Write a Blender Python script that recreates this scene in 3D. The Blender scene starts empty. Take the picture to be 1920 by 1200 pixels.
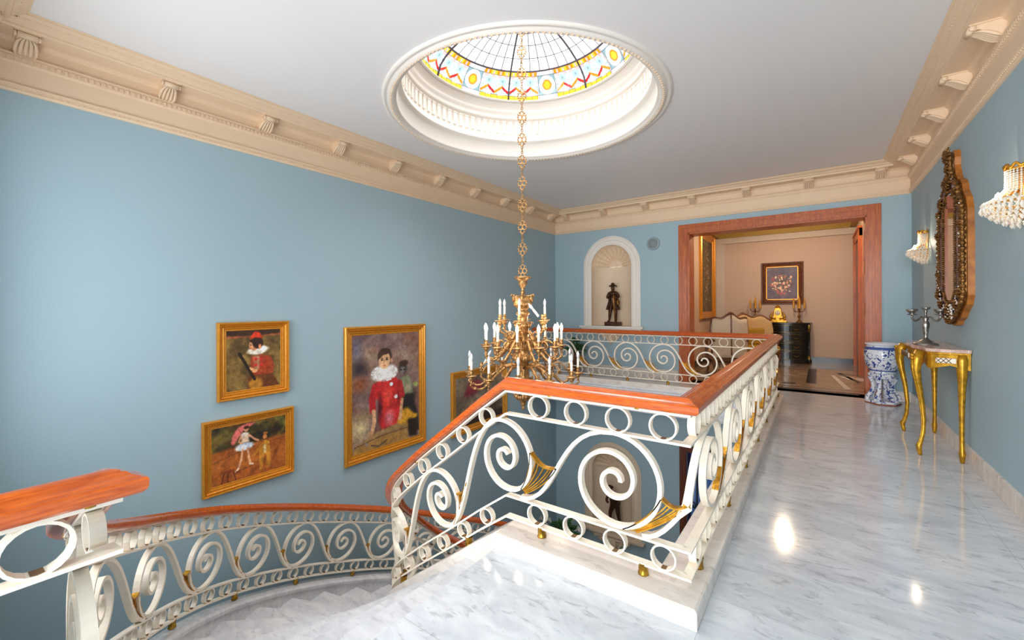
import bpy, bmesh, math, random
import numpy as np
from mathutils import Vector, Matrix
random.seed(7)
R = math.radians
PI = math.pi
sc = bpy.context.scene
col = sc.collection

# ---------------------------------------------------------------- camera, world, lights, exposure
cam_d = bpy.data.cameras.new('camera'); cam = bpy.data.objects.new('camera', cam_d); col.objects.link(cam)
cam_d.sensor_width = 36; cam_d.lens = 799 / 1920 * 36; cam_d.shift_y = -25.3 / 1920
cam_d.clip_start = 0.03; cam_d.clip_end = 100
YAW = .6248; ROLL = -.00485
_F = Vector((-math.sin(YAW), math.cos(YAW), 0)); _R0 = Vector((math.cos(YAW), math.sin(YAW), 0)); _U0 = Vector((0, 0, 1))
_R = _R0 * math.cos(ROLL) + _U0 * math.sin(ROLL); _U = -_R0 * math.sin(ROLL) + _U0 * math.cos(ROLL)
m = Matrix((( _R.x, _U.x, -_F.x, 0), (_R.y, _U.y, -_F.y, 0), (_R.z, _U.z, -_F.z, 1.4), (0, 0, 0, 1)))
cam.matrix_world = m
sc.camera = cam

world = bpy.data.worlds.new('sky'); sc.world = world; world.use_nodes = True
bg = world.node_tree.nodes['Background']; bg.inputs[0].default_value = (.97, .985, 1, 1); bg.inputs[1].default_value = 1.25

sc.view_settings.view_transform = 'Standard'; sc.view_settings.look = 'None'
sc.view_settings.gamma = 1; sc.view_settings.use_curve_mapping = False
sc.view_settings.exposure = 0.74

def area(name, loc, target, sx, sy, power, color=(1, 1, 1), shape='RECTANGLE', spread=180):
    d = bpy.data.lights.new(name, 'AREA'); d.shape = shape; d.size = sx; d.size_y = sy
    d.energy = power; d.color = color; d.spread = R(spread)
    o = bpy.data.objects.new(name, d); col.objects.link(o); o.location = loc
    o.rotation_euler = (Vector(target) - Vector(loc)).to_track_quat('-Z', 'Y').to_euler()
    return o
def point(name, loc, power, color, r=.06):
    d = bpy.data.lights.new(name, 'POINT'); d.energy = power; d.color = color; d.shadow_soft_size = r
    o = bpy.data.objects.new(name, d); col.objects.link(o); o.location = loc
    return o
DOME = (-2.53, 3.74)
area('daylight_over_skylight', (DOME[0], DOME[1], 5.2), (DOME[0], DOME[1], 0), 2.9, 2.9, 74, (.97, .985, 1), 'DISK', 120)
area('landing_fill_light', (-.2, -3.9, 1.8), (-.9, 3, 3.1), 2.4, 2.6, 222, (.96, .98, 1))  # fill light added behind the camera; no window is seen there
area('stair_fill_light', (-3.25, -.25, 1.5), (-2.9, 4, 2.4), 2.1, 2.3, 36, (.97, .985, 1))  # unseen fill, added to brighten the left wall along the stair
area('hall_fill_light', (-1.15, -.15, -2.3), (-1.6, 6, -2.0), 3.2, 2.1, 6, (.92, .96, 1))  # weak fill added for the lower hall, its source out of view

# ---------------------------------------------------------------- helpers: objects
def sp(o, label=None, cat=None, group=None, kind=None):
    if label: o['label'] = label
    if cat: o['category'] = cat
    if group: o['group'] = group
    if kind: o['kind'] = kind
    return o
def empty(name, loc, rz=0, **k):
    o = bpy.data.objects.new(name, None); col.objects.link(o); o.location = loc; o.rotation_euler = (0, 0, rz)
    o.empty_display_size = .1
    return sp(o, **k)
def copy_tree(o, parent=None):
    c = o.copy(); col.objects.link(c); c.parent = parent
    for ch in [x for x in col.objects if x.parent == o]:
        copy_tree(ch, c)
    return c

class MB:
    def __init__(s):
        s.v = []; s.f = []; s.sm = []; s.mi = []; s.M = Matrix.Identity(4); s.cm = 0
    def add(s, vs, fs, smooth=False):
        b = len(s.v); M = s.M
        s.v += [tuple(M @ Vector(p)) for p in vs]
        s.f += [tuple(b + i for i in f) for f in fs]
        s.sm += [smooth] * len(fs); s.mi += [s.cm] * len(fs)
        return s
    def box(s, x0, x1, y0, y1, z0, z1):
        v = [(x, y, z) for z in (z0, z1) for y in (y0, y1) for x in (x0, x1)]
        return s.add(v, [(0, 2, 3, 1), (4, 5, 7, 6), (0, 1, 5, 4), (1, 3, 7, 5), (3, 2, 6, 7), (2, 0, 4, 6)])
    def bbox(s, x0, x1, y0, y1, z0, z1, b=.006):
        """box with chamfered edges"""
        bm = bmesh.new(); bmesh.ops.create_cube(bm, size=1)
        for v in bm.verts: v.co = ((x0 + x1) / 2 + v.co.x * (x1 - x0), (y0 + y1) / 2 + v.co.y * (y1 - y0), (z0 + z1) / 2 + v.co.z * (z1 - z0))
        bmesh.ops.bevel(bm, geom=bm.edges[:], offset=b, segments=2, affect='EDGES', profile=.5)
        return s.frombm(bm)
    def frombm(s, bm, smooth=False):
        bm.verts.index_update()
        s.add([v.co.copy() for v in bm.verts], [[v.index for v in f.verts] for f in bm.faces], smooth); bm.free(); return s
    def lathe(s, prof, c=(0, 0, 0), seg=24, a0=0, a1=2 * PI, smooth=True, wob=None):
        full = abs(a1 - a0 - 2 * PI) < 1e-6; n = seg if full else seg + 1
        vs = []
        for (r, z) in prof:
            for i in range(n):
                a = a0 + (a1 - a0) * i / seg; rr = r * (wob(a, z) if wob else 1)
                vs.append((c[0] + rr * math.cos(a), c[1] + rr * math.sin(a), c[2] + z))
        fs = []
        for j in range(len(prof) - 1):
            for i in range(seg):
                k = (i + 1) % n
                fs.append((j * n + i, j * n + k, (j + 1) * n + k, (j + 1) * n + i))
        return s.add(vs, fs, smooth)
    def tube(s, pts, r, seg=8, closed=False, smooth=True, caps=True):
        pts = [Vector(p) for p in pts]; n = len(pts); rs = r if isinstance(r, (list, tuple)) else [r] * n
        vs = []; up = None
        for i in range(n):
            if closed: t = pts[(i + 1) % n] - pts[i - 1]
            else: t = pts[min(i + 1, n - 1)] - pts[max(i - 1, 0)]
            if t.length < 1e-9: t = Vector((0, 0, 1))
            t.normalize()
            if up is None:
                up = Vector((0, 0, 1)) if abs(t.z) < .9 else Vector((1, 0, 0))
            a = up - t * up.dot(t)
            if a.length < 1e-6: a = t.orthogonal()
            a.normalize(); up = a; b = t.cross(a)
            for k in range(seg):
                q = 2 * PI * k / seg
                vs.append(pts[i] + (a * math.cos(q) + b * math.sin(q)) * rs[i])
        fs = []
        for i in range(n if closed else n - 1):
            j = (i + 1) % n
            for k in range(seg):
                l = (k + 1) % seg
                fs.append((i * seg + k, i * seg + l, j * seg + l, j * seg + k))
        if not closed and caps:
            fs.append(tuple(reversed(range(seg)))); fs.append(tuple((n - 1) * seg + k for k in range(seg)))
        return s.add(vs, fs, smooth)
    def ball(s, c, r, seg=10, rings=6, sx=1, sy=1, sz=1):
        prof = []
        vs = []; fs = []
        for j in range(rings + 1):
            t = PI * j / rings
            for i in range(seg):
                a = 2 * PI * i / seg
                vs.append((c[0] + r * sx * math.sin(t) * math.cos(a), c[1] + r * sy * math.sin(t) * math.sin(a), c[2] + r * sz * math.cos(t)))
        for j in range(rings):
            for i in range(seg):
                k = (i + 1) % seg
                fs.append((j * seg + i, (j + 1) * seg + i, (j + 1) * seg + k, j * seg + k))
        return s.add(vs, fs, True)
    def octa(s, c, r, h=None):
        h = h or r; x, y, z = c
        return s.add([(x + r, y, z), (x, y + r, z), (x - r, y, z), (x, y - r, z), (x, y, z + h), (x, y, z - h)],
                     [(0, 1, 4), (1, 2, 4), (2, 3, 4), (3, 0, 4), (1, 0, 5), (2, 1, 5), (3, 2, 5), (0, 3, 5)])
    def prism(s, poly, h0, h1, ax='z', smooth=False, bevel=0):
        """extrude a 2D polygon; ax = the extrusion axis; (a,b) are the other two axes in order"""
        def P(a, b, h): return {'z': (a, b, h), 'y': (a, h, b), 'x': (h, a, b)}[ax]
        bm = bmesh.new()
        lo = [bm.verts.new(P(a, b, h0)) for a, b in poly]
        f = bm.faces.new(lo)
        r = bmesh.ops.extrude_face_region(bm, geom=[f])
        d = Vector(P(0, 0, h1 - h0))
        bmesh.ops.translate(bm, vec=d, verts=[x for x in r['geom'] if isinstance(x, bmesh.types.BMVert)])
        bmesh.ops.recalc_face_normals(bm, faces=bm.faces[:])
        if bevel:
            bmesh.ops.bevel(bm, geom=bm.edges[:], offset=bevel, segments=2, affect='EDGES', profile=.5)
        bmesh.ops.triangulate(bm, faces=[f for f in bm.faces if len(f.verts) > 4])
        return s.frombm(bm, smooth)
    def build(s, name, mat, parent=None, **k):
        me = bpy.data.meshes.new(name); me.from_pydata(s.v, [], s.f)
        for mm in (mat if isinstance(mat, (list, tuple)) else [mat]): me.materials.append(mm)
        me.polygons.foreach_set('use_smooth', s.sm)
        if any(s.mi): me.polygons.foreach_set('material_index', s.mi)
        me.validate(); me.update()
        o = bpy.data.objects.new(name, me); col.objects.link(o)
        if parent is not None: o.parent = parent
        return sp(o, **k)

def plate(outer, holes, t0, t1, ax):
    """flat wall/floor plate with holes, thickness between t0 and t1 along ax"""
    def P(a, b, h): return {'z': (a, b, h), 'y': (a, h, b), 'x': (h, a, b)}[ax]
    bm = bmesh.new(); es = []
    for loop in [outer] + holes:
        vs = [bm.verts.new(P(a, b, t0)) for a, b in loop]
        for i in range(len(vs)): es.append(bm.edges.new((vs[i], vs[(i + 1) % len(vs)])))
    bmesh.ops.triangle_fill(bm, use_beauty=True, use_dissolve=False, edges=es)
    r = bmesh.ops.extrude_face_region(bm, geom=bm.faces[:])
    bmesh.ops.translate(bm, vec=Vector(P(0, 0, t1 - t0)), verts=[x for x in r['geom'] if isinstance(x, bmesh.types.BMVert)])
    bmesh.ops.recalc_face_normals(bm, faces=bm.faces[:])
    return MB().frombm(bm)

def catmull(pts, step=.04):
    P = [Vector(p) for p in pts]; P = [P[0] * 2 - P[1]] + P + [P[-1] * 2 - P[-2]]
    out = []
    for i in range(1, len(P) - 2):
        n = max(1, int((P[i + 1] - P[i]).length / step))
        for k in range(n):
            t = k / n; a, b, c, d = P[i - 1], P[i], P[i + 1], P[i + 2]
            out.append(.5 * ((2 * b) + (c - a) * t + (2 * a - 5 * b + 4 * c - d) * t * t + (3 * b - 3 * c + d - a) * t ** 3))
    out.append(P[-2].copy())
    return out
def spiral_pts(n, f): return [f(i / (n - 1)) for i in range(n)]

# ---------------------------------------------------------------- helpers: materials
def new_mat(name):
    m = bpy.data.materials.new(name); m.use_nodes = True
    nt = m.node_tree; b = nt.nodes['Principled BSDF']
    return m, nt, b
def lin(r, g, b):
    f = lambda c: (c / 255 / 12.92) if c / 255 <= .04045 else ((c / 255 + .055) / 1.055) ** 2.4
    return (f(r), f(g), f(b), 1)
def simple(name, rgb, rough=.5, metal=0, noise=0, nscale=20, bump=0, bscale=60, coat=0, emis=None, estr=0, spec=.5):
    m, nt, b = new_mat(name); c = lin(*rgb)
    b.inputs['Base Color'].default_value = c; b.inputs['Roughness'].default_value = rough
    b.inputs['Metallic'].default_value = metal; b.inputs['Specular IOR Level'].default_value = spec
    if coat: b.inputs['Coat Weight'].default_value = coat; b.inputs['Coat Roughness'].default_value = .08
    if emis: b.inputs['Emission Color'].default_value = lin(*emis); b.inputs['Emission Strength'].default_value = estr
    tc = nt.nodes.new('ShaderNodeTexCoord')
    if noise:
        n = nt.nodes.new('ShaderNodeTexNoise'); n.inputs['Scale'].default_value = nscale; n.inputs['Detail'].default_value = 5
        nt.links.new(tc.outputs['Object'], n.inputs['Vector'])
        mx = nt.nodes.new('ShaderNodeMixRGB'); mx.inputs[1].default_value = tuple(x * (1 - noise) for x in c[:3]) + (1,)
        mx.inputs[2].default_value = tuple(min(1, x * (1 + noise)) for x in c[:3]) + (1,)
        nt.links.new(n.outputs['Fac'], mx.inputs[0]); nt.links.new(mx.outputs[0], b.inputs['Base Color'])
    if bump:
        n2 = nt.nodes.new('ShaderNodeTexNoise'); n2.inputs['Scale'].default_value = bscale; n2.inputs['Detail'].default_value = 4
        nt.links.new(tc.outputs['Object'], n2.inputs['Vector'])
        bp = nt.nodes.new('ShaderNodeBump'); bp.inputs['Strength'].default_value = bump; bp.inputs['Distance'].default_value = .01
        nt.links.new(n2.outputs['Fac'], bp.inputs['Height']); nt.links.new(bp.outputs[0], b.inputs['Normal'])
    return m
def ramp(nt, stops):
    r = nt.nodes.new('ShaderNodeValToRGB'); e = r.color_ramp.elements
    while len(e) < len(stops): e.new(.5)
    for i, (p, c) in enumerate(stops): e[i].position = p; e[i].color = c
    return r
def marble(name, light, mid, vein, rough=.12, scale=1.6, tile=None, rot=.6, spec=.5, vamt=.75):
    m, nt, b = new_mat(name); L = nt.links.new
    tc = nt.nodes.new('ShaderNodeTexCoord'); mp = nt.nodes.new('ShaderNodeMapping')
    mp.inputs['Rotation'].default_value = (.1, .2, rot); mp.inputs['Scale'].default_value = (1, 2.6, 1.6)
    L(tc.outputs['Object'], mp.inputs[0])
    n1 = nt.nodes.new('ShaderNodeTexNoise'); n1.inputs['Scale'].default_value = scale; n1.inputs['Detail'].default_value = 9; n1.inputs['Distortion'].default_value = 1.2; n1.inputs['Roughness'].default_value = .62
    L(mp.outputs[0], n1.inputs['Vector'])
    n2 = nt.nodes.new('ShaderNodeTexNoise'); n2.inputs['Scale'].default_value = scale * 3.1; n2.inputs['Detail'].default_value = 10; n2.inputs['Distortion'].default_value = .8; n2.inputs['Roughness'].default_value = .7
    L(mp.outputs[0], n2.inputs['Vector'])
    r1 = ramp(nt, [(.30, lin(*mid)), (.62, lin(*light))]); L(n1.outputs['Fac'], r1.inputs[0])
    r2 = ramp(nt, [(.36, (1, 1, 1, 1)), (.455, (0, 0, 0, 1)), (1, (0, 0, 0, 1))]); L(n2.outputs['Fac'], r2.inputs[0])
    mu = nt.nodes.new('ShaderNodeMath'); mu.operation = 'MULTIPLY'; mu.inputs[1].default_value = vamt; L(r2.outputs[0], mu.inputs[0])
    mx = nt.nodes.new('ShaderNodeMixRGB'); mx.inputs[2].default_value = lin(*vein); L(r1.outputs[0], mx.inputs[1]); L(mu.outputs[0], mx.inputs[0])
    out = mx.outputs[0]
    if tile:
        bk = nt.nodes.new('ShaderNodeTexBrick'); bk.inputs['Scale'].default_value = 1; bk.offset = 0
        bk.inputs['Brick Width'].default_value = tile[0]; bk.inputs['Row Height'].default_value = tile[1]; bk.inputs['Mortar Size'].default_value = .0015
        bk.inputs['Color1'].default_value = (1, 1, 1, 1); bk.inputs['Color2'].default_value = (.95, .95, .955, 1); bk.inputs['Mortar'].default_value = (.72, .68, .64, 1)
        m2 = nt.nodes.new('ShaderNodeMapping'); m2.inputs['Location'].default_value = (.43, -.32, 0); L(tc.outputs['Object'], m2.inputs[0]); L(m2.outputs[0], bk.inputs['Vector'])
        mm = nt.nodes.new('ShaderNodeMixRGB'); mm.blend_type = 'MULTIPLY'; mm.inputs[0].default_value = 1; L(out, mm.inputs[1]); L(bk.outputs['Color'], mm.inputs[2]); out = mm.outputs[0]
    L(out, b.inputs['Base Color']); b.inputs['Roughness'].default_value = rough; b.inputs['Specular IOR Level'].default_value = spec
    return m
def wood(name, a, c, rough=.28, scale=(1, 14, 14), coat=.4, axis=0):
    m, nt, b = new_mat(name); L = nt.links.new
    tc = nt.nodes.new('ShaderNodeTexCoord'); mp = nt.nodes.new('ShaderNodeMapping'); mp.inputs['Scale'].default_value = scale
    L(tc.outputs['Object'], mp.inputs[0])
    n = nt.nodes.new('ShaderNodeTexNoise'); n.inputs['Scale'].default_value = 3; n.inputs['Detail'].default_value = 7; n.inputs['Distortion'].default_value = .6
    L(mp.outputs[0], n.inputs['Vector'])
    r = ramp(nt, [(.3, lin(*a)), (.7, lin(*c))]); L(n.outputs['Fac'], r.inputs[0]); L(r.outputs[0], b.inputs['Base Color'])
    b.inputs['Roughness'].default_value = rough; b.inputs['Coat Weight'].default_value = coat; b.inputs['Coat Roughness'].default_value = .1
    return m
def gold(name, a, rough=.32, bump=.0, metal=.85, dark=.45, bscale=40):
    m, nt, b = new_mat(name); L = nt.links.new
    tc = nt.nodes.new('ShaderNodeTexCoord'); n = nt.nodes.new('ShaderNodeTexNoise'); n.inputs['Scale'].default_value = 25; n.inputs['Detail'].default_value = 4
    L(tc.outputs['Object'], n.inputs['Vector'])
    c = lin(*a); r = ramp(nt, [(.35, tuple(x * dark for x in c[:3]) + (1,)), (.6, c)]); L(n.outputs['Fac'], r.inputs[0]); L(r.outputs[0], b.inputs['Base Color'])
    b.inputs['Metallic'].default_value = metal; b.inputs['Roughness'].default_value = rough
    if bump:
        n2 = nt.nodes.new('ShaderNodeTexNoise'); n2.inputs['Scale'].default_value = bscale; L(tc.outputs['Object'], n2.inputs['Vector'])
        bp = nt.nodes.new('ShaderNodeBump'); bp.inputs['Strength'].default_value = bump; bp.inputs['Distance'].default_value = .01
        L(n2.outputs['Fac'], bp.inputs['Height']); L(bp.outputs[0], b.inputs['Normal'])
    return m
def glass_tint(name, c):
    m, nt, b = new_mat(name); nt.nodes.remove(b)
    t = nt.nodes.new('ShaderNodeBsdfTransparent'); t.inputs[0].default_value = c
    g = nt.nodes.new('ShaderNodeBsdfGlossy'); g.inputs['Roughness'].default_value = .15; g.inputs[0].default_value = (.9, .9, .9, 1)
    x = nt.nodes.new('ShaderNodeMixShader'); x.inputs[0].default_value = .05
    nt.links.new(t.outputs[0], x.inputs[1]); nt.links.new(g.outputs[0], x.inputs[2])
    nt.links.new(x.outputs[0], nt.nodes['Material Output'].inputs[0])
    return m
def painted(name, rough=.45):
    m, nt, b = new_mat(name); a = nt.nodes.new('ShaderNodeAttribute'); a.attribute_name = 'Col'
    nt.links.new(a.outputs['Color'], b.inputs['Base Color']); b.inputs['Roughness'].default_value = rough
    return m

def wallpaper(name, rgb):
    m, nt, b = new_mat(name); L = nt.links.new; c = lin(*rgb)
    tc = nt.nodes.new('ShaderNodeTexCoord')
    n = nt.nodes.new('ShaderNodeTexNoise'); n.inputs['Scale'].default_value = 160; n.inputs['Detail'].default_value = 2; L(tc.outputs['Object'], n.inputs['Vector'])
    r = ramp(nt, [(.3, tuple(x * .93 for x in c[:3]) + (1,)), (.7, tuple(min(1, x * 1.07) for x in c[:3]) + (1,))]); L(n.outputs['Fac'], r.inputs[0]); L(r.outputs[0], b.inputs['Base Color'])
    b.inputs['Roughness'].default_value = .62; b.inputs['Specular IOR Level'].default_value = .35
    bp = nt.nodes.new('ShaderNodeBump'); bp.inputs['Strength'].default_value = .08; bp.inputs['Distance'].default_value = .003; L(n.outputs['Fac'], bp.inputs['Height']); L(bp.outputs[0], b.inputs['Normal'])
    return m

M = {}
M['blue'] = wallpaper('blue_wall_fabric', (164, 188, 198))
M['ceil'] = simple('ceiling_paint', (236, 232, 230), .7)
M['plaster'] = simple('cream_plaster', (238, 210, 178), .55, noise=.04, nscale=8)
M['niche'] = simple('niche_plaster', (232, 208, 180), .55, noise=.04, nscale=8)
M['plaster_w'] = simple('pale_plaster', (240, 232, 222), .55)
M['floor'] = marble('floor_marble', (216, 218, 221), (190, 193, 199), (140, 142, 150), .09, 2.6, tile=(1.3, .95), vamt=.5)
M['step'] = marble('step_marble', (226, 225, 226), (200, 200, 206), (160, 158, 164), .18, 2.8, vamt=.4)
M['kerb'] = marble('kerb_marble', (232, 222, 212), (214, 202, 192), (170, 158, 150), .2, 2.2, rot=.2, vamt=.45)
M['hallfloor'] = marble('hall_marble', (190, 175, 158), (150, 132, 112), (90, 70, 55), .12, 1.5)
M['taupe'] = marble('gallery_room_marble', (176, 150, 124), (140, 116, 94), (92, 70, 54), .08, 1.2)
M['black_stone'] = simple('black_stone', (28, 26, 30), .25)
M['rail'] = wood('handrail_wood', (168, 66, 14), (212, 98, 26), .2, (5, 5, 40), .4)
M['door_wood'] = wood('door_wood', (158, 68, 18), (206, 108, 42), .34, (14, 14, 1.2), .04)
M['door_dark'] = wood('dark_door_wood', (78, 32, 16), (120, 56, 30), .35, (14, 14, 1.2), .2)
M['iron'] = simple('cream_painted_iron', (242, 229, 210), .35, noise=.05, nscale=14)
M['brass'] = gold('aged_brass', (196, 150, 52), .3, dark=.4)
M['brown'] = simple('brown_patina', (112, 78, 40), .5)
M['gilt'] = gold('bright_gilt', (222, 160, 50), .30, .25, .75, .55)
M['gilt_frame'] = gold('frame_gilt', (224, 150, 46), .30, .0, .4, .86)
M['gilt_table'] = gold('table_gilt', (214, 158, 40), .34, .08, .6, .6)
M['chand'] = gold('chandelier_gilt', (206, 156, 98), .30, .5, .7, .45, 60)
M['ant_gold'] = gold('antique_gold', (150, 104, 52), .38, .5, .7, .4, 60)
M['bronze'] = gold('bronze_patina', (92, 62, 44), .36, .4, .7, .5, 30)
M['candle'] = simple('white_candle_tube', (244, 236, 222), .4)
M['bulb_off'] = simple('clear_bulb_off', (226, 226, 232), .08, spec=.8)
M['bulb_on'] = simple('lit_bulb', (255, 240, 200), .3, emis=(255, 222, 170), estr=11)
M['board'] = wood('ochre_board', (150, 84, 26), (196, 120, 44), .4, (4, 4, 4), .1)
M['silver'] = gold('tarnished_silver', (176, 172, 164), .28, .2, .9, .45, 50)
M['mirror'] = simple('mirror_glass', (205, 205, 205), .03, 1)
M['cobalt'] = simple('dark_blue_mirror_glass', (52, 50, 92), .12, .3)
M['crystal'] = simple('crystal_bead', (240, 232, 218), .06, spec=1, coat=.6)
M['room_wall'] = simple('beige_room_wall', (204, 178, 156), .7)
M['room_trim'] = simple('pale_room_trim', (206, 192, 176), .6)
M['yellow_cornice'] = simple('mustard_cornice', (176, 142, 58), .6)
M['ebony'] = simple('black_lacquer', (24, 26, 24), .18)
M['brass_line'] = gold('brass_inlay', (170, 140, 60), .3)
M['cream_cloth'] = simple('cream_upholstery', (214, 190, 160), .8, noise=.08, nscale=30)
M['mustard_cloth'] = simple('mustard_upholstery', (172, 134, 40), .8, noise=.12, nscale=30)
M['settee_cloth'] = simple('faded_gold_upholstery', (204, 170, 118), .8, noise=.10, nscale=30)
M['walnut'] = wood('walnut_frame', (84, 42, 22), (128, 74, 42), .3, (6, 6, 6), .3)
M['leaf'] = simple('green_leaf', (56, 104, 44), .5, noise=.3, nscale=12)
M['petal'] = simple('white_petal', (240, 236, 224), .5)
M['pot'] = simple('brown_pot', (120, 84, 60), .5)
M['painted'] = painted('oil_paint')
M['pink_marble'] = marble('rose_marble', (222, 190, 176), (190, 140, 124), (236, 226, 216), .15, 4)
M['grey_mesh'] = simple('grey_speaker_mesh', (140, 150, 152), .6, bump=.6, bscale=400)
M['grey_ring'] = simple('grey_blue_plastic', (150, 170, 176), .45)
M['flame'] = simple('amber_glass_flame', (210, 150, 50), .3)
M['clock_face'] = simple('cream_clock_face', (236, 226, 190), .3)
M['black'] = simple('black_enamel', (20, 18, 18), .4)

# blue and white glazed ceramic
def ceramic():
    m, nt, b = new_mat('blue_white_ceramic'); L = nt.links.new
    tc = nt.nodes.new('ShaderNodeTexCoord')
    n = nt.nodes.new('ShaderNodeTexNoise'); n.inputs['Scale'].default_value = 17; n.inputs['Detail'].default_value = 3; n.inputs['Distortion'].default_value = 1.6
    L(tc.outputs['Object'], n.inputs['Vector'])
    r = ramp(nt, [(.40, lin(48, 70, 150)), (.44, lin(150, 166, 210)), (.47, lin(240, 242, 248))]); L(n.outputs['Fac'], r.inputs[0]); L(r.outputs[0], b.inputs['Base Color'])
    b.inputs['Roughness'].default_value = .12
    return m
M['ceramic'] = ceramic()
M['ceramic_blue'] = simple('cobalt_glaze', (70, 92, 168), .12, noise=.4, nscale=20)
M['ceramic_white'] = simple('white_glaze', (236, 238, 244), .12)
M['terracotta'] = simple('terracotta_edge', (150, 84, 56), .5)
def door_glass():
    m, nt, b = new_mat('blue_etched_glass'); L = nt.links.new
    tc = nt.nodes.new('ShaderNodeTexCoord'); mp = nt.nodes.new('ShaderNodeMapping'); mp.inputs['Scale'].default_value = (5, 1, .6)
    L(tc.outputs['Object'], mp.inputs[0]); n = nt.nodes.new('ShaderNodeTexNoise'); n.inputs['Scale'].default_value = 1.3; L(mp.outputs[0], n.inputs['Vector'])
    r = ramp(nt, [(.35, lin(36, 84, 168)), (.55, lin(96, 140, 206)), (.7, lin(180, 200, 230))]); L(n.outputs['Fac'], r.inputs[0]); L(r.outputs[0], b.inputs['Base Color'])
    b.inputs['Roughness'].default_value = .1
    return m
M['door_glass'] = door_glass()

# ================================================================ THE SETTING
XL, XR, YN, YB = -4.756, 1.07, .11, 8.249
ZC, ZF2 = 3.45, -4.22
NX = -3.45                     # axis of the two niches
S = dict(kind='structure')
def arch(cx, r, z0, zs, n=24):
    return [(cx - r, z0)] + [(cx - r * math.cos(PI * i / n), zs + r * math.sin(PI * i / n)) for i in range(n + 1)] + [(cx + r, z0)]
rect = lambda a, b, c, d: [(a, c), (b, c), (b, d), (a, d)]
# walls
plate(rect(-.1, YB, ZF2, 3.9), [], XL, XL - .2, 'x').build('wall_left', M['blue'], **S)
plate(rect(-5, XR + .3, ZF2, 3.9), [arch(NX, .43, .99, 2.22), arch(NX, .43, -3.23, -2.0), rect(-1.95, .575, 0, 2.73), rect(-2.0, -.4, ZF2 + .001, -1.30)], YB, YB + .35, 'y').build('wall_back', M['blue'], **S)
plate(rect(-4, YB, ZF2, 3.9), [], XR, XR + .2, 'x').build('wall_right', M['blue'], **S)
plate([(-4.95, ZF2), (1.1, ZF2), (1.1, -.3), (-1.75, -.3), (-1.75, 2.93), (1.1, 2.93), (1.1, 3.9), (-4.95, 3.9)], [rect(-2.8, .5, -3.4, -1.2), rect(-4.3, -2.2, .3, 2.7)], YN, -.1, 'y').build('wall_front', M['blue'], **S)  # both openings added to admit the stair and hall fill
plate(rect(-4, -.1, 0, 3.4), [], -1.75, -1.9, 'x').build('wall_landing_side', M['blue'], **S)
plate(rect(-1.9, XR + .2, 0, 3.4), [rect(-1.5, .9, .7, 3.1)], -4, -4.2, 'y').build('wall_rear', M['blue'], **S)  # unseen opening added to let sky light onto the landing
plate(rect(-1.9, XR + .2, -4.2, -.1), [], 3.3, 3.4, 'z').build('ceiling', M['ceil'], **S)
circ = lambda c, r, n=96: [(c[0] + r * math.cos(2 * PI * i / n), c[1] + r * math.sin(2 * PI * i / n)) for i in range(n)]
DC = (-2.51, 3.745)
plate(rect(XL - .15, XR + .15, -.1, YB + .2), [circ(DC, 1.32)], ZC, ZC + .2, 'z').build('ceiling', M['ceil'], **S)
# floors
plate([(-1.53, -4.2), (XR + .1, -4.2), (XR + .1, 8.45), (XL - .1, 8.45), (XL - .1, 7.32), (-.55, 7.32), (-.55, 2.14), (-1.53, 2.14)], [], 0, -.3, 'z').build('floor', M['floor'], **S)
plate(rect(-5, XR + .2, -.1, 9.6), [], ZF2, ZF2 - .1, 'z').build('floor', M['hallfloor'], **S)

# cornice: one continuous moulded band with bead rows and its corbels
W = .335
prof = [(0, 2.98), (.016, 2.982), (.026, 2.995), (.022, 3.01), (.034, 3.02), (.034, 3.035), (.014, 3.042), (.014, 3.185), (.024, 3.192), (.028, 3.2), (.03, 3.235), (.046, 3.24), (.046, 3.252), (.022, 3.26),
        (.022, 3.335), (.035, 3.345), (.05, 3.362), (.065, 3.366), (.215, 3.366), (.222, 3.376), (.222, 3.39), (.236, 3.396), (.25, 3.402), (.256, 3.414), (.28, 3.418), (.305, 3.43), (.318, 3.436), (.318, 3.444), (W, 3.449)]
def rect_sweep(x0, x1, y0, y1, prof):
    mb = MB(); n = len(prof); vs = []
    for (o, z) in prof:
        vs += [(x0 + o, y0 + o, z), (x1 - o, y0 + o, z), (x1 - o, y1 - o, z), (x0 + o, y1 - o, z)]
    fs = []
    for j in range(n - 1):
        for k in range(4):
            l = (k + 1) % 4
            fs.append((j * 4 + k, j * 4 + l, (j + 1) * 4 + l, (j + 1) * 4 + k))
    return mb.add(vs, fs)
def edge_row(mb, o, z0, z1, step, wd, dep):
    """a row of small carved teeth around the room"""
    x0, x1, y0, y1 = XL + o, XR - o, YN + o, YB - o
    for i in range(int((y1 - y0) / step)):
        y = y0 + (i + .5) * step
        mb.box(x0 - .006, x0 + dep, y - wd / 2, y + wd / 2, z0, z1); mb.box(x1 - dep, x1 + .006, y - wd / 2, y + wd / 2, z0, z1)
    for i in range(int((x1 - x0) / step)):
        x = x0 + (i + .5) * step
        mb.box(x - wd / 2, x + wd / 2, y1 - dep, y1 + .006, z0, z1); mb.box(x - wd / 2, x + wd / 2, y0 - .006, y0 + dep, z0, z1)
mb = rect_sweep(XL, XR, YN, YB, prof)
cornice = mb.build('trim_1', M['plaster'], **S)
mb = MB(); edge_row(mb, .03, 3.202, 3.232, .036, .02, .012); mb.build('dentil_row', M['plaster'], cornice)
mb = MB(); edge_row(mb, .256, 3.417, 3.432, .05, .03, .03); mb.build('carved_leaf_row', M['plaster'], cornice)
mb = MB(); edge_row(mb, .026, 3.0, 3.012, .03, .015, .006); mb.build('bead_row', M['plaster'], cornice)
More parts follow.
